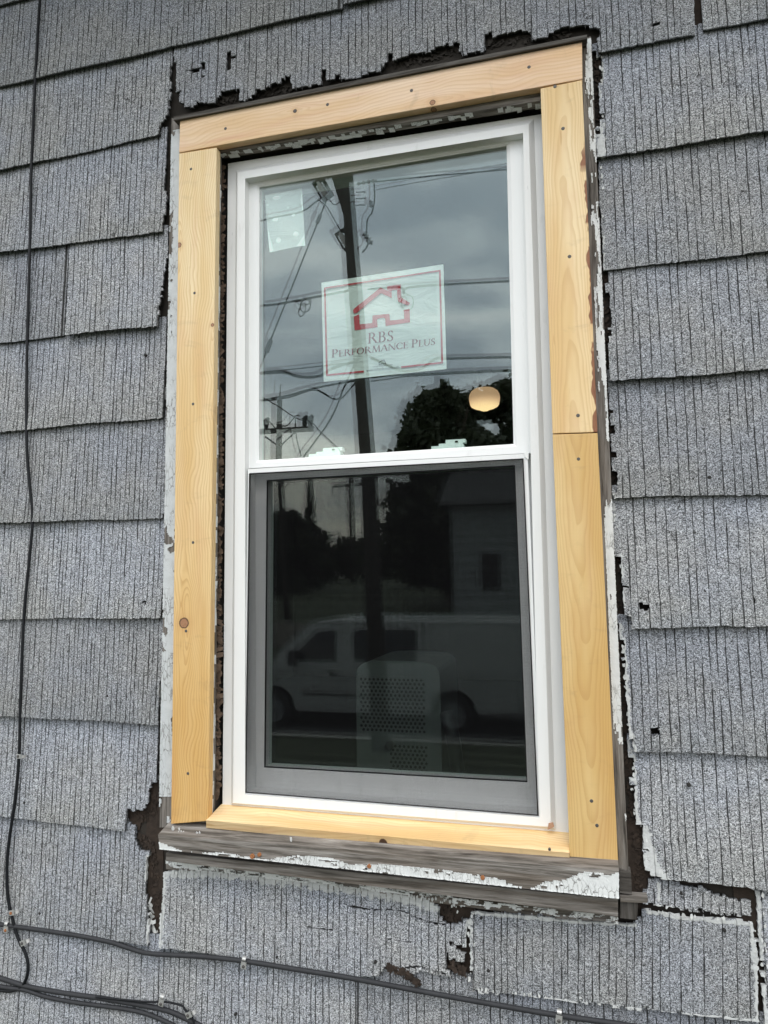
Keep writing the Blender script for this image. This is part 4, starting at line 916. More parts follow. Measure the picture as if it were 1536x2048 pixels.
def glyph(ch):
    if ch == 'P': return g_stem(.08) + [g_rect(.2, .955, .34, 1), g_rect(.2, .46, .34, .505)] + g_arc(.34, .73, .26, .27, -90, 90), .68
    if ch == 'R': return g_stem(.08) + [g_rect(.2, .955, .34, 1), g_rect(.2, .50, .34, .545)] + g_arc(.34, .75, .25, .25, -90, 90) + g_diag(.66, 0, .30, .52, .15) + [g_rect(.64, 0, .90, .045)], .86
    if ch == 'B': return g_stem(.08) + [g_rect(.2, .955, .34, 1), g_rect(.2, .52, .36, .56), g_rect(.2, 0, .36, .045)] + g_arc(.34, .765, .23, .235, -90, 90) + g_arc(.36, .28, .28, .28, -90, 90), .74
    if ch == 'S': return g_arc(.30, .745, .22, .255, 30, 180, .10) + g_arc(.30, .745, .22, .255, 180, 250, .12) + [[(.20, .56), (.26, .46), (.48, .40), (.42, .53)]] + g_arc(.28, .26, .25, .26, -150, 0, .10) + g_arc(.28, .26, .25, .26, 0, 62, .13) + [g_rect(.46, .78, .50, .98), g_rect(.04, .02, .08, .24)], .58
    if ch == 'E': return g_stem(.08) + [g_rect(.2, .955, .56, 1), g_rect(.2, .50, .48, .545), g_rect(.2, 0, .58, .045), g_rect(.53, .84, .57, 1), g_rect(.46, .43, .49, .62), g_rect(.56, 0, .60, .18)], .66
    if ch == 'F': return g_stem(.08) + [g_rect(.2, .955, .56, 1), g_rect(.2, .50, .48, .545), g_rect(.53, .84, .57, 1), g_rect(.46, .43, .49, .62)], .62
    if ch == 'O': return g_arc(.48, .5, .44, .51, 0, 360, .14, .045, 28), .98
    if ch == 'C': return g_arc(.48, .5, .44, .51, 48, 312, .14, .05, 22) + [g_rect(.75, .72, .79, .95), g_rect(.75, .05, .79, .26)], .86
    if ch == 'M': return g_diag(.10, 0, .18, 1, .06) + g_diag(.48, 0, .16, 1, .13) + g_diag(.50, 0, .80, 1, .06) + g_diag(.86, 0, .78, 1, .13) + [g_rect(.02, 0, .24, .045), g_rect(.80, 0, 1.06, .045)], 1.08
    if ch == 'A': return g_diag(.04, 0, .36, 1, .06) + g_diag(.68, 0, .34, 1, .14) + [g_rect(.2, .33, .62, .38), g_rect(-.03, 0, .18, .045), g_rect(.62, 0, .90, .045)], .86
    if ch == 'N': return g_diag(.10, 0, .10, 1, .06) + g_diag(.74, 0, .08, 1, .14) + g_diag(.80, 0, .80, 1, .06) + [g_rect(.02, 0, .24, .045), g_rect(.72, .955, .94, 1)], .96
    if ch == 'L': return g_stem(.08) + [g_rect(.2, 0, .56, .045), g_rect(.53, 0, .57, .20)], .60
    if ch == 'U': return [g_rect(.10, .32, .23, 1), g_rect(.02, .955, .31, 1), g_rect(.68, .32, .74, 1), g_rect(.60, .955, .82, 1)] + g_arc(.42, .33, .32, .34, 180, 360, .12, .05), .86
    return [], .34
def lettering(name, txt, a, b, caps, small, m):
    """Sets a line of capitals from a to b (sheet measure); the first letter of a word is taller."""
    adv = []; first = True
    for ch in txt:
        adv.append((ch, caps if first else small)); first = ch == ' '
    tot = sum(glyph(c)[1] * h for c, h in adv); k = math.hypot(b[0] - a[0], b[1] - a[1]) / tot
    dx, dy = (b[0] - a[0]) / (tot * k), (b[1] - a[1]) / (tot * k); t = 0.0; bm = bmesh.new()
    for c, h in adv:
        polys, w = glyph(c)
        for p in polys: zpoly(bm, [(a[0] + dx * (t + x * h * k) + y * h * 0.025, a[1] + dy * (t + x * h * k) - y * h) for x, y in p])
        t += w * h * k
    put(name, bm, m, sign)
lettering('lettering', 'RBS', (612, 886), (886, 856), 112, 112, INK)
lettering('lettering', 'PERFORMANCE PLUS', (228, 1034), (1328, 896), 84, 68, INK)
def fine_print(txt, a, b, h):
    cu_ = bpy.data.curves.new('fine_print', 'FONT'); cu_.body = txt; cu_.resolution_u = 2
    tmp = bpy.data.objects.new('fine_print', cu_); COL.objects.link(tmp)
    dg = bpy.context.evaluated_depsgraph_get(); me = bpy.data.meshes.new_from_object(tmp.evaluated_get(dg))
    bm = bmesh.new(); bm.from_mesh(me); w = max(v.co.x for v in bm.verts)
    for v in bm.verts:
        t = v.co.x / w; v.co = zs(a[0] + (b[0] - a[0]) * t, a[1] + (b[1] - a[1]) * t - v.co.y * h, YI)
    COL.objects.unlink(tmp); bpy.data.objects.remove(tmp); bpy.data.meshes.remove(me)
    put('fine_print', bm, BLK, sign)
fine_print('www.richards-supply.com', (598, 1184), (945, 1143), 42)
fine_print('RICHARDS BUILDING SUPPLY', (665, 1136), (880, 1112), 16)
def zl(X, Y, y=YP): return P(480 + X / 4.8, 320 + Y / 4.8, y)
stk = thing('blank_sticker', 'small blank pale sticker with bubbles in the upper left glass corner', 'sticker')
bm = bmesh.new(); sheetlet(bm, [zl(*p) for p in ((238, 336), (420, 300), (595, 268), (601, 380), (606, 480), (616, 650), (628, 822), (540, 832), (410, 860), (285, 888), (272, 770), (262, 660), (250, 500))], 0.0003)
put('film', bm, m_paper('sticker_paper', (0.56, 0.565, 0.56), 0.1), stk)
W2 = m_paper('bubble_paper', (0.88, 0.89, 0.88), 0.08)
for cx_, cy_, rx, ry in ((350, 363, 38, 18), (265, 432, 10, 10), (460, 455, 8, 8), (340, 570, 26, 19), (512, 528, 15, 15), (370, 770, 23, 25), (537, 712, 26, 26), (280, 512, 5, 5)):
    bm = bmesh.new(); sheetlet(bm, [zl(cx_ + rx * math.cos(a), cy_ + ry * math.sin(a) - rx * math.cos(a) * .12, YP - 0.0006) for a in [6.283 * k / 16 for k in range(16)]], 0.0002); put('bubble', bm, W2, stk)
for pl_ in (((595, 268), (606, 480), (598, 482), (580, 380)), ((262, 640), (285, 888), (320, 870), (285, 730)), ((628, 822), (540, 832), (615, 722))):
    bm = bmesh.new(); sheetlet(bm, [zl(*p, YP - 0.0007) for p in pl_], 0.0002); put('folded_edge', bm, W2, stk)

# ------------------------------------------------------------------ cables on the wall
def cable(name, label, px, r, y, m, n=10):
    bm = bmesh.new(); tube(bm, [P(a, b, yy) for (a, b), yy in zip(px, y if hasattr(y, '__len__') else [y] * len(px))], r, n)
    o = put(name, bm, m, None, smooth=True); return tag(o, label, 'cable')
cable('thin_cable', 'thin black cable hanging straight down the left of the wall', [(90, -90), (80, 0), (72, 130), (63, 330), (59, 520), (54, 700), (53, 870), (58, 960), (65, 1032), (60, 1105), (48, 1230), (41, 1400), (38, 1512), (30, 1600), (16, 1700), (14, 1770), (19, 1815), (26, 1842), (36, 1876), (50, 1905), (56, 1930), (53, 1955), (42, 1974), (20, 1982), (-10, 1980), (-60, 1985)], 0.0037, -0.0235, MT['cable'])
cable('grey_cable', 'grey cable clipped along the shingles below the window sill', [(-120, 1835), (0, 1849), (80, 1860), (160, 1872), (220, 1884), (252, 1894), (300, 1907), (400, 1913), (487, 1922), (600, 1940), (700, 1956), (850, 1984), (1000, 2011), (1118, 2031), (1250, 2050), (1450, 2082)], 0.0050, [-0.0225] * 6 + [-0.029] * 10, MT['cable2'])
cable('thick_cable', 'upper of two thick black cables at the bottom left corner', [(-120, 1915), (0, 1956), (60, 1974), (140, 1988), (200, 1996), (270, 2008), (330, 2020), (370, 2036), (420, 2062)], 0.0053, -0.0225, MT['cable2'])
cable('thick_cable', 'lower of two thick black cables at the bottom left corner', [(-120, 1950), (0, 1973), (50, 1980), (90, 1993), (150, 2005), (250, 2018), (300, 2030), (345, 2050), (380, 2070)], 0.0046, -0.0235, MT['cable2'])
cable('thin_wire', 'thin black wire ending in a curl by the bottom left clips', [(192, 1994), (240, 1999), (300, 2004), (322, 2003), (345, 2006), (365, 2012), (372, 2022), (383, 2025), (386, 2040), (392, 2058)], 0.0022, -0.0275, MT['cable'])
def clip(px, py, ang, label, w=0.012, h=0.017, y=-0.0305):
    c = P(px, py, y); t = thing('cable_clip', label, 'cable clip', c, 0.0, 'metal clips holding the cables')
    M_ = Matrix.Translation(c) @ Matrix.Rotation(ang, 4, 'Y')
    bm = bmesh.new(); box(bm, (-w / 2, 0, -h / 2), (w / 2, 0.0016, h * 0.35))
    pr = [(math.cos(a), math.sin(a)) for a in [math.pi * k / 8 for k in range(9)]]
    f = [[bm.verts.new((sx, 0.006 - 0.0075 * b, h * 0.35 + 0.005 - 0.005 * a)) for a, b in pr] for sx in (-w * .35, w * .35)]
    for k in range(8): bm.faces.new((f[0][k], f[0][k + 1], f[1][k + 1], f[1][k]))
    bm.transform(M_); put('strap', bm, MT['clip'], t, bevel=0.0004)
    bm = bmesh.new(); lathe(bm, (0, 0, -h * 0.2), [(0.0035, 0.001), (0.0035, -0.0012), (0.0022, -0.0022)], 10, 'y'); bm.transform(M_); put('screw', bm, MT['rust'] if px < 30 else MT['nail'], t)
clip(38, 1513, R(90), 'small grey clip on the hanging thin cable beside the eighth shingle row', 0.010, 0.014)
clip(24, 1826, R(75), 'grey clip on the thin cable just above the long grey cable')
clip(46, 1886, R(65), 'grey clip on the thin cable just below the long grey cable')
clip(11, 1858, R(5), 'metal clip with rusty screw at the far left of the grey cable', y=-0.0285)
clip(487, 1930, R(5), 'metal clip on the grey cable below the left part of the sill', y=-0.035)
clip(1118, 2038, R(5), 'metal clip on the grey cable near the bottom edge of the picture', y=-0.035)
clip(322, 2005, R(10), 'grey clip holding the thin wire above the thick cables')
clip(378, 2030, R(60), 'grey clip at the curled end of the thin wire')

# ------------------------------------------------------------------ room behind the window
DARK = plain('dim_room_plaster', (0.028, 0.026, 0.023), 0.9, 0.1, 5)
def struct(name, bm, m): return tag(put(name, bm, m), kind='structure')
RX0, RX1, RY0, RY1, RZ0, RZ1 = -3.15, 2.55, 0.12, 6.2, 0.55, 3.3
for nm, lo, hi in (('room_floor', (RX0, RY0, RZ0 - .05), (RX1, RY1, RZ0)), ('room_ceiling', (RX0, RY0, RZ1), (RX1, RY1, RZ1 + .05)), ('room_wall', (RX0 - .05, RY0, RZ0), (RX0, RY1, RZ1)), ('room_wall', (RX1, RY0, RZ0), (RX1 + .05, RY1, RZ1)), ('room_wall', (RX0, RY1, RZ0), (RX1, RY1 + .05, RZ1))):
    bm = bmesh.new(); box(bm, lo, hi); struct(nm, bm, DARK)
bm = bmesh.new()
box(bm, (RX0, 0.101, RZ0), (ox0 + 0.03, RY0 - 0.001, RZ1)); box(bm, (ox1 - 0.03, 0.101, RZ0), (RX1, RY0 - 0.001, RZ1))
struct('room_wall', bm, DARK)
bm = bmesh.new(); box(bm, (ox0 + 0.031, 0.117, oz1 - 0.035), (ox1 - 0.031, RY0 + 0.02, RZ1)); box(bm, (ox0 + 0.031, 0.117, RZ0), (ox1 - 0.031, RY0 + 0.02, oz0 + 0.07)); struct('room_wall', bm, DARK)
# schoolhouse ceiling lamp, lit
LD = 4.1
lc_ = P(969, 800, LD); sc = (P(1000, 800, LD) - P(938, 800, LD)).length / 2
lamp = thing('ceiling_lamp', 'lit milk glass ceiling lamp seen through the upper glass', 'ceiling lamp', lc_)
m, nt = mat('lit_milk_glass'); co = obj_co(nt); zz = nt.n('ShaderNodeSeparateXYZ', out=2, Vector=co)
em = nt.mix(nt.sstep(zz, 0.0, -0.09), (1.0, 0.60, 0.34), (1.0, 0.68, 0.34))
st = nt.math('ADD', 0.50, nt.math('MULTIPLY', nt.sstep(zz, 0.03, -0.085), 0.95))
es = nt.n('ShaderNodeEmission', Color=em, Strength=st); gl_ = nt.bsdf((0.8, 0.75, 0.65), 0.25)
nt.out(nt.n('ShaderNodeAddShader', i0=es, i1=gl_))
bm = bmesh.new(); lathe(bm, lc_, [(a_ * sc, h_ * sc) for a_, h_ in ((0.40, 0.74), (0.66, 0.70), (0.86, 0.55), (0.97, 0.34), (1.0, 0.14), (0.985, -0.04), (0.95, -0.18), (0.93, -0.30), (0.86, -0.42), (0.66, -0.53), (0.42, -0.60), (0.22, -0.70), (0.05, -0.73))], 32)
put('shade', bm, m, lamp, smooth=True)
bm = bmesh.new(); lathe(bm, lc_, [(0.40 * sc, 0.73 * sc), (0.44 * sc, 0.9 * sc), (0.5 * sc, RZ1 - lc_.z - 0.001)], 24); put('fitter', bm, plain('dark_bronze', (0.03, 0.025, 0.02), 0.5, metallic=0.5), lamp, smooth=True)
# perforated white cabinet just inside the lower glass
CY = 0.55
cab = thing('perforated_cabinet', 'white perforated metal cabinet standing inside behind the lower glass', 'cabinet', Vector((P(795, 1450, CY).x, CY + 0.15, RZ0)))
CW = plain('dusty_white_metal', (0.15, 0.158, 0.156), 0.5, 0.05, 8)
a = P(712, 1345, CY); b = P(880, 1345, CY); t_ = P(795, 1322, CY); x0, x1 = a.x, b.x
zt, zs_ = t_.z, a.z - 0.015
prof = [(x0, RZ0 + .001), (x0, zs_)] + [((x0 + x1) / 2 - (x1 - x0) / 2 * math.copysign(abs(math.cos(a_)) ** 0.45, math.cos(a_)), zs_ + (zt - zs_) * math.sin(a_) ** 0.7) for a_ in [math.pi * k / 12 for k in range(1, 12)]] + [(x1, zs_), (x1, RZ0 + .001)]
bm = bmesh.new(); f = [bm.verts.new((x, CY, z)) for x, z in prof]; bk = [bm.verts.new((x, CY + .3, z)) for x, z in prof]; bm.faces.new(f); bm.faces.new(bk[::-1])
for i in range(len(f)): bm.faces.new((f[(i + 1) % len(f)], f[i], bk[i], bk[(i + 1) % len(f)]))
put('case', bm, CW, cab, bevel=0.004)
bm = bmesh.new()
def perf(p0, p1):
    A_, B_ = P(*p0, CY - .001), P(*p1, CY - .001); r, i = 0.0042, 0; z = A_.z
    while z > B_.z:
        x = A_.x + (0.0065 if i % 2 else 0)
        while x < B_.x:
            c = [bm.verts.new((x + r * math.cos(k * 1.0472), CY - .001, z + r * math.sin(k * 1.0472))) for k in range(6)]; d_ = [bm.verts.new((v.co.x, CY + .0005, v.co.z)) for v in c]
            bm.faces.new(c)
            for k in range(6): bm.faces.new((c[(k + 1) % 6], c[k], d_[k], d_[(k + 1) % 6]))
            x += 0.013
        z -= 0.0112; i += 1
perf((722, 1358), (852, 1465)); perf((782, 1492), (856, 1600))
o = put('perforation', bm, MT['dot'], cab); o['kind'] = 'stuff'
bm = bmesh.new(); lathe(bm, P(780, 1489, CY - .001), [(0.012, 0.001), (0.012, -0.012), (0.009, -0.014)], 20, 'y'); put('knob', bm, plain('grey_knob', (0.1, 0.1, 0.1), 0.5), cab)
bm = bmesh.new(); tube(bm, [P(893, 1425, CY - .03), P(905, 1470, CY - .05), P(915, 1540, CY - .05), P(930, 1610, CY - .04), P(930, 1750, CY)], 0.02, 10); tag(put('drain_hose', bm, MT['black'], cab, smooth=True))

# ------------------------------------------------------------------ the street the glass mirrors
GRASS = plain('lawn_grass', (0.036, 0.045, 0.022), 0.9, 0.4, 6, bump=0.8, bscale=120)
bm = bmesh.new()
prof = [(0.02, 0.0), (-1.2, -0.02), (-5.0, -0.45), (-7.2, -1.0)]
def sheet(bm, prof, x0=-60, x1=60, nx=24):
    rows = [[bm.verts.new((x0 + (x1 - x0) * i / nx, y, z)) for i in range(nx + 1)] for y, z in prof]
    for r0, r1 in zip(rows, rows[1:]):
        for i in range(nx): bm.faces.new((r0[i], r0[i + 1], r1[i + 1], r1[i]))
sheet(bm, prof); sheet(bm, [(-8.2, -1.02), (-10.0, -1.045)]); struct('lawn', bm, GRASS)
bm = bmesh.new(); sheet(bm, [(-7.2, -1.0), (-8.2, -1.02)]); struct('sidewalk', bm, plain('concrete', (0.30, 0.29, 0.27), 0.85, 0.2, 3))
bm = bmesh.new(); box(bm, (-60, -10.18, -1.4), (60, -10.0, -1.03)); struct('kerb', bm, plain('kerb_concrete', (0.36, 0.35, 0.33), 0.85, 0.2, 5))
bm = bmesh.new(); sheet(bm, [(-10.18, -1.16), (-14.5, -1.10), (-19.0, -1.16)]); struct('road', bm, plain('asphalt', (0.055, 0.055, 0.057), 0.85, 0.25, 4, bump=0.5, bscale=150))
bm = bmesh.new(); box(bm, (-60, -19.2, -1.4), (60, -19.0, -1.03)); struct('kerb', bm, plain('far_kerb_concrete', (0.34, 0.33, 0.31), 0.85, 0.2, 5))
bm = bmesh.new(); sheet(bm, [(-19.2, -1.04), (-22.0, -0.9), (-27.0, 0.2), (-34, 0.9), (-60, 1.6), (-140, 2.5), (-260, 3.0)], -260, 260); struct('far_bank', bm, GRASS)
# retaining wall across the road
rw = thing('retaining_wall', 'low stone retaining wall across the road mirrored in the glass', 'wall', (0, -22.6, -0.9))
STONE = plain('field_stone', (0.22, 0.20, 0.18), 0.9, 0.4, 3, bump=0.6, bscale=20)
rgw = random.Random(9); first = None
for rI in range(3):
    x = -22.0 + rgw.uniform(0, .5)
    while x < 14:
        w = rgw.uniform(0.7, 1.3)
        bm = bmesh.new(); box(bm, (x + .02, -22.45 - rgw.uniform(0, .06), -0.98 + rI * .34), (x + w - .02, -22.9, -0.98 + rI * .34 + .32)); put('stone', bm, STONE, rw, bevel=0.02); x += w

# utility poles
POLE = m_old_wood('creosoted_pole', 'z', 0.28); PORC = plain('white_porcelain', (0.7, 0.7, 0.68), 0.3, 0.05); MET = plain('galvanised_hardware', (0.20, 0.21, 0.22), 0.5, 0.2, 30, metallic=0.5)
D1 = 9.3
pole = thing('utility_pole', 'tall dark utility pole with fuse cutouts mirrored in the upper glass', 'utility pole', (far(737, 905, D1).x, -D1, -1.05))
base = far(752, 1200, D1); pb = Vector((far(760, 1480, D1).x, -D1, -1.08))
pm = far(735, 905, D1); ptp = far(694, 355, D1); ext = ptp + (ptp - pm).normalized() * 1.6
bm = bmesh.new(); tube(bm, [pb, pm, ptp, ext], [0.155, 0.13, 0.105, 0.10], 16, smooth=False); put('pole', bm, POLE, pole, smooth=True)
bm = bmesh.new(); tube(bm, [far(700, 450, D1), far(684, 385, D1), far(672, 335, D1), far(655, 270, D1)], [0.05, 0.095, 0.115, 0.12], 14); put('brace_pole', bm, POLE, pole, smooth=True)
def cutout(cx_, cy_, s=1.0, ang=R(28)):
    c = far(cx_, cy_, D1 + 0.15); k = (far(cx_ + 1, cy_, D1) - far(cx_, cy_, D1)).length * s
    Mx = Matrix.Translation(c) @ Matrix.Rotation(-ang, 4, 'Y')
    bm = bmesh.new()
    lathe(bm, (0, 0, 0), [(3.2 * k, -14 * k), (3.2 * k, -10 * k), (5 * k, -9 * k), (3.2 * k, -6 * k), (5 * k, -4 * k), (3.2 * k, -1 * k), (5 * k, 1 * k), (3.2 * k, 4 * k), (5 * k, 6 * k), (3.2 * k, 9 * k), (3.2 * k, 14 * k)], 12)
    bm.transform(Mx); co_ = put('fuse_cutout', bm, PORC, pole, smooth=True)
    bm = bmesh.new(); box(bm, (6 * k, -3 * k, -17 * k), (11 * k, 3 * k, 15 * k)); box(bm, (-9 * k, -2.5 * k, 13 * k), (12 * k, 2.5 * k, 18 * k)); box(bm, (-8 * k, -2.5 * k, -18 * k), (9 * k, 2.5 * k, -13.5 * k)); box(bm, (-9 * k, -1.5 * k, -12 * k), (-6 * k, 1.5 * k, 12 * k))
    bm.transform(Mx); put('fuse_bracket', bm, MT['black'], co_)
cutout(645, 380, 1.25); cutout(688, 480, 1.15)
def insul(p, d_, L=0.35, parent=pole, r=0.035):
    bm = bmesh.new(); a = Vector(p); d_ = Vector(d_).normalized()
    q = [a + d_ * L * t for t in np.linspace(0, 1, 13)]; tube(bm, q, [r * (1.0 if i % 3 == 1 else 0.4) for i in range(13)], 10, smooth=False); return put('insulator', bm, MET, parent, smooth=True)
insul(far(714, 368, D1), (1, 0, .03), 0.34); insul(far(728, 466, D1), (0.5, -.3, -.8), 0.22, r=0.06); insul(far(742, 415, D1), (0, 0, 1), 0.12)
for y_ in (385, 398, 411): 
    bm = bmesh.new(); tube(bm, [far(712, y_, D1), far(731, y_ - 1, D1)], 0.012, 6, smooth=False); put('step_bolt', bm, MET, pole)
# overhead wires: each strung between poles, crossing the view
def wire(label, px, r, dist=D1, name='overhead_wire'):
    ds = dist if hasattr(dist, '__len__') else [dist] * len(px)
    bm = bmesh.new(); tube(bm, [far(a, b, d_) for (a, b), d_ in zip(px, ds)], r * 1.35, 6, sub=5); return tag(put(name, bm, MT['cable'], None, smooth=True), label, 'wire')
wire('highest overhead wire right of the mirrored pole', [(750, 364), (850, 353), (1013, 338), (1400, 300)], 0.009)
wire('second highest overhead wire right of the mirrored pole', [(752, 380), (850, 362), (1013, 334), (1300, 285)], 0.005, [9.3, 9.6, 10.5, 12])
wire('drop wire curling down the right side of the mirrored pole', [(748, 366), (749, 400), (744, 425), (735, 440), (733, 470), (735, 490), (724, 505)], 0.010)
wire('wire from the upper fuse to the left of the mirrored pole', [(300, 510), (520, 443), (600, 425), (632, 404), (650, 392)], 0.009)
wire('loop wire joining the two fuses on the mirrored pole', [(640, 402), (652, 412), (662, 428), (681, 461)], 0.007)
wire('jumper loop between upper fuse and mirrored pole', [(658, 398), (668, 410), (680, 404), (690, 396)], 0.007)
guy = wire('slanting guy wire running down left from the mirrored pole', [(660, 385), (655, 396), (605, 520), (543, 675), (537, 690), (519, 738), (440, 930)], 0.010, [9.3, 9.2, 8.9, 8.5, 8.5, 8.4, 8.0], 'guy_wire')
gi_ = far(537, 690, 8.45); bm = bmesh.new(); tube(bm, [far(641, 430, 9.1), far(634, 447, 9.1)], 0.035, 8, smooth=False); put('strain_insulator', bm, MET, guy); bm = bmesh.new(); tube(bm, [far(541, 681, 8.5), far(533, 703, 8.45)], 0.04, 8, smooth=False); put('strain_insulator', bm, MET, guy)
wire('telephone cable with a coil left of the mirrored pole', [(300, 625), (520, 612), (580, 604), (612, 598), (660, 588), (720, 576)], 0.016)
bm = bmesh.new()
def coil(cx_, cy_, rx, ry, tilt):
    tube(bm, [far(cx_ + rx * math.cos(a) * math.cos(tilt) - ry * math.sin(a) * math.sin(tilt), cy_ + rx * math.cos(a) * math.sin(tilt) + ry * math.sin(a) * math.cos(tilt), D1 + .02 * math.sin(a * 2)) for a in [6.283 * k / 14 for k in range(15)]], 0.009, 6, sub=3, cap=False)
for args in ((608, 604, 14, 6, -.1), (610, 612, 10, 13, .35), (604, 620, 6, 14, .3)): coil(*args)
tag(put('cable_coil', bm, MT['cable'], None, smooth=True), 'coil of spare cable hanging left of the mirrored pole', 'cable coil')
bm = bmesh.new()
for args in ((815, 605, 12, 16, .1), (806, 602, 8, 10, .2)): coil(*args)
tag(put('cable_coil', bm, MT['cable'], None, smooth=True), 'coil of spare cable hanging right of the mirrored pole', 'cable coil')
wire('telephone cable with a coil right of the mirrored pole', [(735, 578), (800, 574), (808, 588), (815, 575), (880, 569), (1020, 562), (1400, 542)], 0.014)
wire('sagging cable left of the mirrored pole at sign foot height', [(300, 752), (520, 746), (565, 744), (590, 751), (612, 754), (640, 751), (660, 739), (690, 728), (725, 720)], 0.020)
wire('thin messenger wire above the sagging cable', [(300, 762), (540, 742), (640, 732), (725, 722)], 0.008)
wire('thick cable right of the mirrored pole at sign foot height', [(742, 716), (770, 728), (800, 740), (840, 738), (870, 718), (900, 717), (1025, 714), (1400, 708)], 0.017)
wire('lowest cable right of the mirrored pole above the tree', [(742, 755), (790, 750), (830, 748), (1028, 740), (1400, 728)], 0.014)
wire('second lowest cable right of the mirrored pole', [(742, 762), (780, 757), (830, 751), (1028, 742)], 0.010)
wire('rising cable left of the mirrored pole below the sign', [(300, 845), (523, 800), (570, 792), (620, 778), (680, 766), (728, 758)], 0.014)
wire('drooping loop cable left of the mirrored pole below the sign', [(523, 802), (575, 795), (622, 780), (645, 785), (665, 797), (684, 795), (698, 780), (715, 760)], 0.011)
wire('slanting service cable running down left behind the sign', [(712, 722), (690, 770), (660, 840), (608, 912), (560, 985)], 0.012, [9.3, 9.8, 10.5, 12, 13])
D2 = 24
p2 = thing('utility_pole', 'distant utility pole with one wide crossarm mirrored at lower left', 'utility pole', (far(566, 960, D2).x, -D2, -0.5))
pt, pbm = far(559, 800, D2), Vector((far(577, 1120, D2).x, -D2, -0.6))
bm = bmesh.new(); tube(bm, [pbm, far(557, 915, D2), pt], [0.16, 0.12, 0.10], 10, smooth=False); put('pole', bm, POLE, p2, smooth=True)
bm = bmesh.new(); tube(bm, [pt, far(561, 768, D2)], 0.02, 6, smooth=False); put('mast', bm, MET, p2)
def arm(parent, a, b, d_, h=0.10):
    p, q = far(*a, d_), far(*b, d_); bm = bmesh.new(); f = [p + Vector((0, -.06, h)), q + Vector((0, -.06, h)), q + Vector((0, -.06, -h)), p + Vector((0, -.06, -h))]
    hexa(bm, f, [v + Vector((0, .12, 0)) for v in f]); put('crossarm', bm, POLE, parent)
arm(p2, (505, 864), (626, 857), D2)
for q in ((530, 873), (590, 864)):
    bm = bmesh.new(); tube(bm, [far(*q, D2), far(558, 893, D2)], 0.035, 6, smooth=False); put('arm_brace', bm, MET, p2)
for q in ((532, 850), (609, 846), (620, 845)):
    bm = bmesh.new(); c = far(*q, D2); tube(bm, [c + Vector((0, 0, -.2)), c, c + Vector((0, 0, .15)), c + Vector((.1, 0, .3))], [0.05, 0.10, 0.13, 0.05], 8, smooth=False); put('insulator', bm, MT['black'], p2)
for i_, (nm, px) in enumerate((('wire drooping across the distant crossarm', [(524, 794), (560, 815), (588, 834), (610, 842), (625, 846), (640, 862), (680, 900)]), ('jumper wire along the distant crossarm', [(528, 848), (540, 845), (550, 856), (560, 852), (575, 850), (590, 832), (600, 832)]), ('thin drop wire below the distant crossarm', [(590, 838), (591, 864), (596, 890), (602, 912)]))):
    wire(nm, px, 0.016, D2)
D3 = 46
p3 = thing('utility_pole', 'farthest utility pole with a small crossarm mirrored in the lower glass', 'utility pole', (far(703, 1050, D3).x, -D3, 0.5))
bm = bmesh.new(); tube(bm, [Vector((far(708, 1110, D3).x, -D3, 0.5)), far(702, 940, D3)], [0.24, 0.17], 10, smooth=False); put('pole', bm, POLE, p3, smooth=True)
arm(p3, (664, 974), (728, 968), D3)

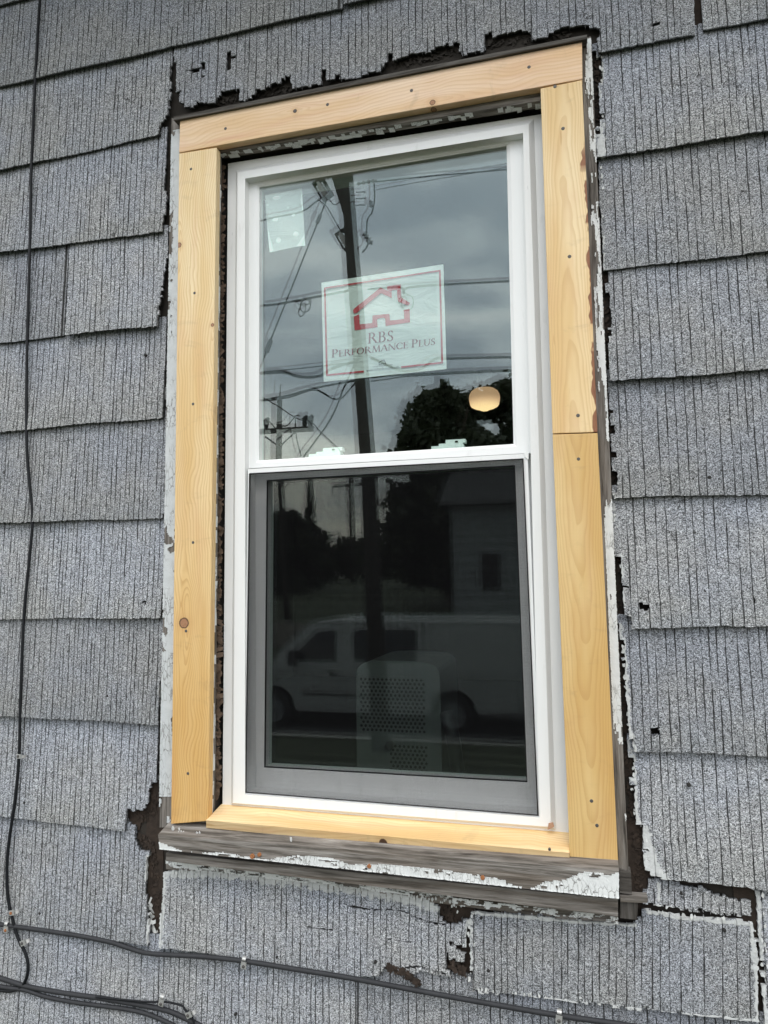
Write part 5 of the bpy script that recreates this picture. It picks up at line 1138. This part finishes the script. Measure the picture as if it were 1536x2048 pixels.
# trees: trunk, limbs and leaf clumps
def m_leaf(name, c):
    m, nt = mat(name); co = obj_co(nt)
    v = nt.noise(co, 1.3, 3); col = nt.mix(v, tuple(x * .55 for x in c), tuple(x * 1.35 for x in c))
    nt.out(nt.n('ShaderNodeMixShader', i0=0.25, i1=nt.bsdf(col, 0.6), i2=nt.n('ShaderNodeBsdfTranslucent', Color=col))); return m
LEAF = [m_leaf('broad_leaf', (0.040, 0.050, 0.026)), m_leaf('needle_leaf', (0.025, 0.045, 0.022))]
BARK = plain('tree_bark', (0.07, 0.055, 0.042), 0.9, 0.4, 8)
def tree(label, cx_, dist, top, wide, seed, ground, n=5200, leaf=0.16, conifer=False, blobs=None, group='trees mirrored in the glass'):
    rg = np.random.default_rng(seed); k = (far(cx_ + 1, 1000, dist) - far(cx_, 1000, dist)).length
    c = far(cx_, 1000, dist); H = (far(cx_, top, dist).z - ground) * 1.06; Wd = wide * k / 2 * 1.22
    t = thing('conifer_tree' if conifer else 'leafy_tree', label, 'tree', (c.x, -dist, ground), 0, group)
    bm = bmesh.new(); tube(bm, [(c.x, -dist, ground - .1), (c.x + .1, -dist, ground + H * .35), (c.x - .05, -dist, ground + H * .8)], [H * .03, H * .022, H * .006], 8)
    for _ in range(6):
        a = rg.uniform(0, 6.28); z0 = H * rg.uniform(.3, .6); tube(bm, [(c.x, -dist, ground + z0), (c.x + math.cos(a) * Wd * .4, -dist + math.sin(a) * Wd * .4, ground + z0 + H * .15), (c.x + math.cos(a) * Wd * .5, -dist + math.sin(a) * Wd * .5, ground + z0 + H * .2)], [H * .012, H * .008, H * .003], 6)
    put('trunk', bm, BARK, t, smooth=True)
    if conifer:
        h = rg.random(n) ** 1.5; rr = Wd * (1 - h) * (0.75 + 0.25 * np.sin(h * 40)) * np.sqrt(rg.random(n)); a = rg.uniform(0, 6.28, n)
        C = np.stack([c.x + rr * np.cos(a), -dist + rr * np.sin(a), ground + H * (0.05 + 0.95 * h)], 1)
    else:
        nb = blobs or 34; bc = rg.normal(0, 1, (nb, 3)); bc /= np.linalg.norm(bc, axis=1)[:, None]; bc *= rg.random((nb, 1)) ** .33
        bc = bc * np.array([Wd * .85, Wd * .7, H * .46]) + np.array([c.x, -dist, ground + H * .50]); br = rg.uniform(.16, .32, nb) * Wd
        w = rg.integers(0, nb, n); dv = rg.normal(0, 1, (n, 3)); dv /= np.linalg.norm(dv, axis=1)[:, None]
        C = bc[w] + dv * (br[w] * rg.random(n) ** .4 * np.where(rg.random(n) < .16, rg.uniform(1.0, 1.5, n), 1.0))[:, None]
    A_ = rg.normal(0, 1, (n, 3)); A_ /= np.linalg.norm(A_, axis=1)[:, None]; B_ = np.cross(A_, rg.normal(0, 1, (n, 3))); B_ /= np.linalg.norm(B_, axis=1)[:, None]
    s = leaf * rg.uniform(.6, 1.5, (n, 1)); V4 = np.stack([C - A_ * s, C + B_ * s * .6, C + A_ * s, C - B_ * s * .6], 1).reshape(-1, 3) - np.array([c.x, -dist, ground])
    me = bpy.data.meshes.new('crown'); me.from_pydata(V4.tolist(), [], np.arange(4 * n).reshape(n, 4).tolist()); me.materials.append(LEAF[1 if conifer else 0])
    link(bpy.data.objects.new('crown', me), t)
tree('big dark broadleaf tree mirrored at the lower right of the upper glass', 905, 29, 752, 225, 1, 0.0, 24000, 0.19, blobs=60)
tree('broad dark tree mirrored behind the lamp at the right edge', 1022, 32, 796, 250, 2, 0.2, 18000, 0.21)
tree('dark tree mirrored right of the pole above the parked van', 850, 40, 985, 150, 3, 0.6, 9000, 0.24)
tree('small rounded tree mirrored just right of the pole', 785, 55, 1065, 90, 4, 0.9, 4000, 0.22)
tree('slim pointed conifer mirrored in the lower glass', 620, 38, 962, 50, 5, 0.6, 4200, 0.14, True)
tree('dark tree mirrored at the left edge of the lower glass', 560, 34, 1030, 120, 6, 0.5, 6000, 0.2)
tree('bushy dark tree mirrored left of the farthest pole', 650, 48, 1065, 110, 7, 0.9, 5000, 0.22)
tree('low dark tree mirrored behind the farthest pole', 715, 62, 1085, 110, 8, 1.1, 4000, 0.26)
tree('far left tree mirrored beyond the window frame', 470, 36, 1000, 130, 9, 0.5, 5000, 0.2)
# the pale house across the road
hs = thing('neighbour_house', 'pale grey clapboard house mirrored at the right of the lower glass', 'house', (far(985, 1100, 23).x, -25, 0.2))
PALE = plain('pale_siding', (0.22, 0.235, 0.24), 0.7, 0.08, 2)
a = far(905, 1012, 23); x0, x1, z0, z1 = a.x, a.x + 6.5, -0.2, a.z
bm = bmesh.new(); box(bm, (x0, -29, z0 - .4), (x1, -23, z1)); put('house_body', bm, PALE, hs)
for k in range(int((z1 - z0) / 0.2)):
    bm = bmesh.new(); z = z0 + k * .2; hexa(bm, [(x0 - .01, -22.985, z + .195), (x1 + .01, -22.985, z + .195), (x1 + .01, -22.965, z), (x0 - .01, -22.965, z)], [(x0 - .01, -22.999, z + .195), (x1 + .01, -22.999, z + .195), (x1 + .01, -22.999, z), (x0 - .01, -22.999, z)]); put('clapboard', bm, PALE, hs)
bm = bmesh.new(); ym = -26
pr = [(x0 - .4, z1), (x1 + .4, z1)]
v = [bm.verts.new(p) for p in ((x0 - .4, -22.5, z1), (x1 + .4, -22.5, z1), (x1 + .4, ym, z1 + 1.9), (x0 - .4, ym, z1 + 1.9), (x0 - .4, -29.5, z1), (x1 + .4, -29.5, z1))]
for f in ((0, 1, 2, 3), (3, 2, 5, 4), (0, 3, 4), (1, 5, 2), (0, 4, 5, 1)): bm.faces.new([v[i] for i in f])
put('roof', bm, plain('roof_shingle_dark', (0.05, 0.05, 0.052), 0.9, 0.3, 3), hs)
for xx in (x0 + .9, x0 + 3.4):
    bm = bmesh.new(); box(bm, (xx, -22.95, z0 + 1.3), (xx + .8, -22.97, z0 + 2.7)); wn = put('window', bm, PALE, hs); bm = bmesh.new(); box(bm, (xx + .08, -22.93, z0 + 1.38), (xx + .72, -22.951, z0 + 2.62)); put('pane', bm, MT['black'], wn)
lh = thing('low_house', 'low dark roofed house mirrored left of the pole', 'house', (far(700, 1150, 60).x, -62, 1.0))
a, b = far(655, 1148, 60), far(745, 1172, 60)
bm = bmesh.new(); box(bm, (a.x, -66, 1.2), (b.x, -60, a.z)); put('house_body', bm, plain('cream_siding', (0.5, 0.48, 0.42), 0.7), lh)
bm = bmesh.new(); v = [bm.verts.new(p) for p in ((a.x - .5, -59.5, a.z), (b.x + .5, -59.5, a.z), (b.x + .5, -63, a.z + 2.2), (a.x - .5, -63, a.z + 2.2), (a.x - .5, -66.5, a.z), (b.x + .5, -66.5, a.z))]
for f in ((0, 1, 2, 3), (3, 2, 5, 4), (0, 3, 4), (1, 5, 2), (0, 4, 5, 1)): bm.faces.new([v[i] for i in f])
put('roof', bm, plain('brown_roof', (0.06, 0.05, 0.045), 0.9), lh)

# white van parked at the kerb, nose to the left
VD = 11.0
vx = far(545, 1420, VD).x; vr = far(905, 1390, VD).x; gz = -1.155; WB = vr - vx
van = thing('cargo_van', 'white cargo van parked at the kerb mirrored in the lower glass', 'van', ((vx + vr) / 2, -VD - 1.0, gz))
VW = plain('white_van_paint', (0.33, 0.34, 0.34), 0.3, 0.04, 2, bump=0.0); GL = plain('dark_van_glass', (0.012, 0.014, 0.016), 0.06, 0.1, 2, bump=0.0)
k_ = WB / 3.5
def vp(x, z): return (vx + x * k_, gz + z * k_)
side = [(-0.95, 0.45), (-0.98, 0.75), (-0.92, 1.02), (-0.55, 1.14), (-0.15, 1.22), (0.62, 1.92), (0.85, 2.04), (1.4, 2.09), (5.0, 2.07), (5.18, 1.95), (5.22, 1.1), (5.22, 0.5),
        (4.0, 0.42)] + [(3.5 + .45 * math.cos(a), .38 + .45 * math.sin(a)) for a in [math.pi * k / 8 for k in range(9)]] + [(3.0, .36), (0.5, .36)] + [(.45 * math.cos(a), .38 + .45 * math.sin(a)) for a in [math.pi * k / 8 for k in range(9)]] + [(-.5, .42)]
bm = bmesh.new(); secs = []
for dy, tk in ((0.0, 0.0), (0.04, 1.0), (1.96, 1.0), (2.0, 0.0)):
    s = []
    for x, z in side:
        X, Z = vp(x, z); tumble = 0.16 * max(0, z - 1.1); inset = (tumble if dy < 1 else -tumble)
        s.append(bm.verts.new((X + (0.02 * k_ if tk == 0 and x < 0 else 0), -VD - dy * k_ - inset, Z - (0.03 if tk == 0 and z > 1.9 else 0))))
    secs.append(s)
for A_, B_ in zip(secs, secs[1:]):
    for i in range(len(side)): bm.faces.new((A_[i], A_[(i + 1) % len(side)], B_[(i + 1) % len(side)], B_[i]))
for s, rev in ((secs[0], False), (secs[-1], True)):
    for t in tessellate_polygon([[v.co for v in s]]): bm.faces.new([s[i] for i in t])
put('body', bm, VW, van)
def vwin(name, poly, m, off=0.006, parent=van):
    bm = bmesh.new(); f = []; 
    for x, z in poly: X, Z = vp(x, z); f.append(Vector((X, -VD - 0.16 * max(0, z - 1.1) + off, Z)))
    vs = [bm.verts.new(p) for p in f]; vb = [bm.verts.new(p - Vector((0, .02, 0))) for p in f]; n = len(f)
    bm.faces.new(vs); bm.faces.new(vb[::-1])
    for i in range(n): bm.faces.new((vs[(i + 1) % n], vs[i], vb[i], vb[(i + 1) % n]))
    return put(name, bm, m, parent)
vwin('side_window', [(0.30, 1.28), (0.42, 1.42), (0.86, 1.84), (1.25, 1.88), (1.27, 1.28)], GL)
vwin('side_window', [(1.62, 1.30), (1.60, 1.84), (1.70, 1.90), (2.78, 1.90), (2.84, 1.84), (2.84, 1.38), (2.78, 1.30)], GL)
door = vwin('door_seam', [(1.34, 0.5), (1.34, 1.95), (1.365, 1.95), (1.365, 0.5)], MT['black'], 0.004); vwin('door_seam', [(2.95, 0.5), (2.95, 1.95), (2.97, 1.95), (2.97, 0.5)], MT['black'], 0.004)
vwin('door_handle', [(1.12, 1.02), (1.12, 1.08), (1.28, 1.08), (1.28, 1.02)], MT['black'], 0.02); vwin('trim_strip', [(0.6, 0.66), (0.6, 0.70), (2.9, 0.70), (2.9, 0.66)], MT['black'], 0.008)
vwin('headlight', [(-0.94, 0.80), (-0.94, 0.98), (-0.72, 1.0), (-0.72, 0.80)], PORC, 0.006)
bm = bmesh.new(); X0, Z0 = vp(-1.03, .45); X1, Z1 = vp(-.85, .68); box(bm, (X0, -VD - 1.98 * k_, Z0), (X1, -VD - .02 * k_, Z1)); put('bumper', bm, MET, van, bevel=0.02)
bm = bmesh.new(); X0, Z0 = vp(5.17, .45); X1, Z1 = vp(5.33, .62); box(bm, (X0, -VD - 1.98 * k_, Z0), (X1, -VD - .02 * k_, Z1)); put('bumper', bm, MET, van, bevel=0.02)
ws = vwin('mirror', [(0.36, 1.22), (0.36, 1.50), (0.56, 1.50), (0.56, 1.22)], MT['black'], 0.2)
for wx in (0, 3.5):
    for yy in (-VD - .02, -VD - 1.76 * k_):
        X, Z = vp(wx, .37); bm = bmesh.new(); lathe(bm, (X, yy - .22 * k_, Z), [(.2 * k_, 0), (.34 * k_, 0.0), (.37 * k_, .04 * k_), (.37 * k_, .18 * k_), (.34 * k_, .22 * k_), (.2 * k_, .22 * k_)], 24, 'y'); tr_ = put('tyre', bm, MT['black'], van, smooth=False)
        bm = bmesh.new(); lathe(bm, (X, yy - .1 * k_, Z), [(.22 * k_, -.1), (.22 * k_, .125 * k_), (.16 * k_, .11 * k_), (.06 * k_, .13 * k_)], 18, 'y'); put('rim', bm, MET, tr_)
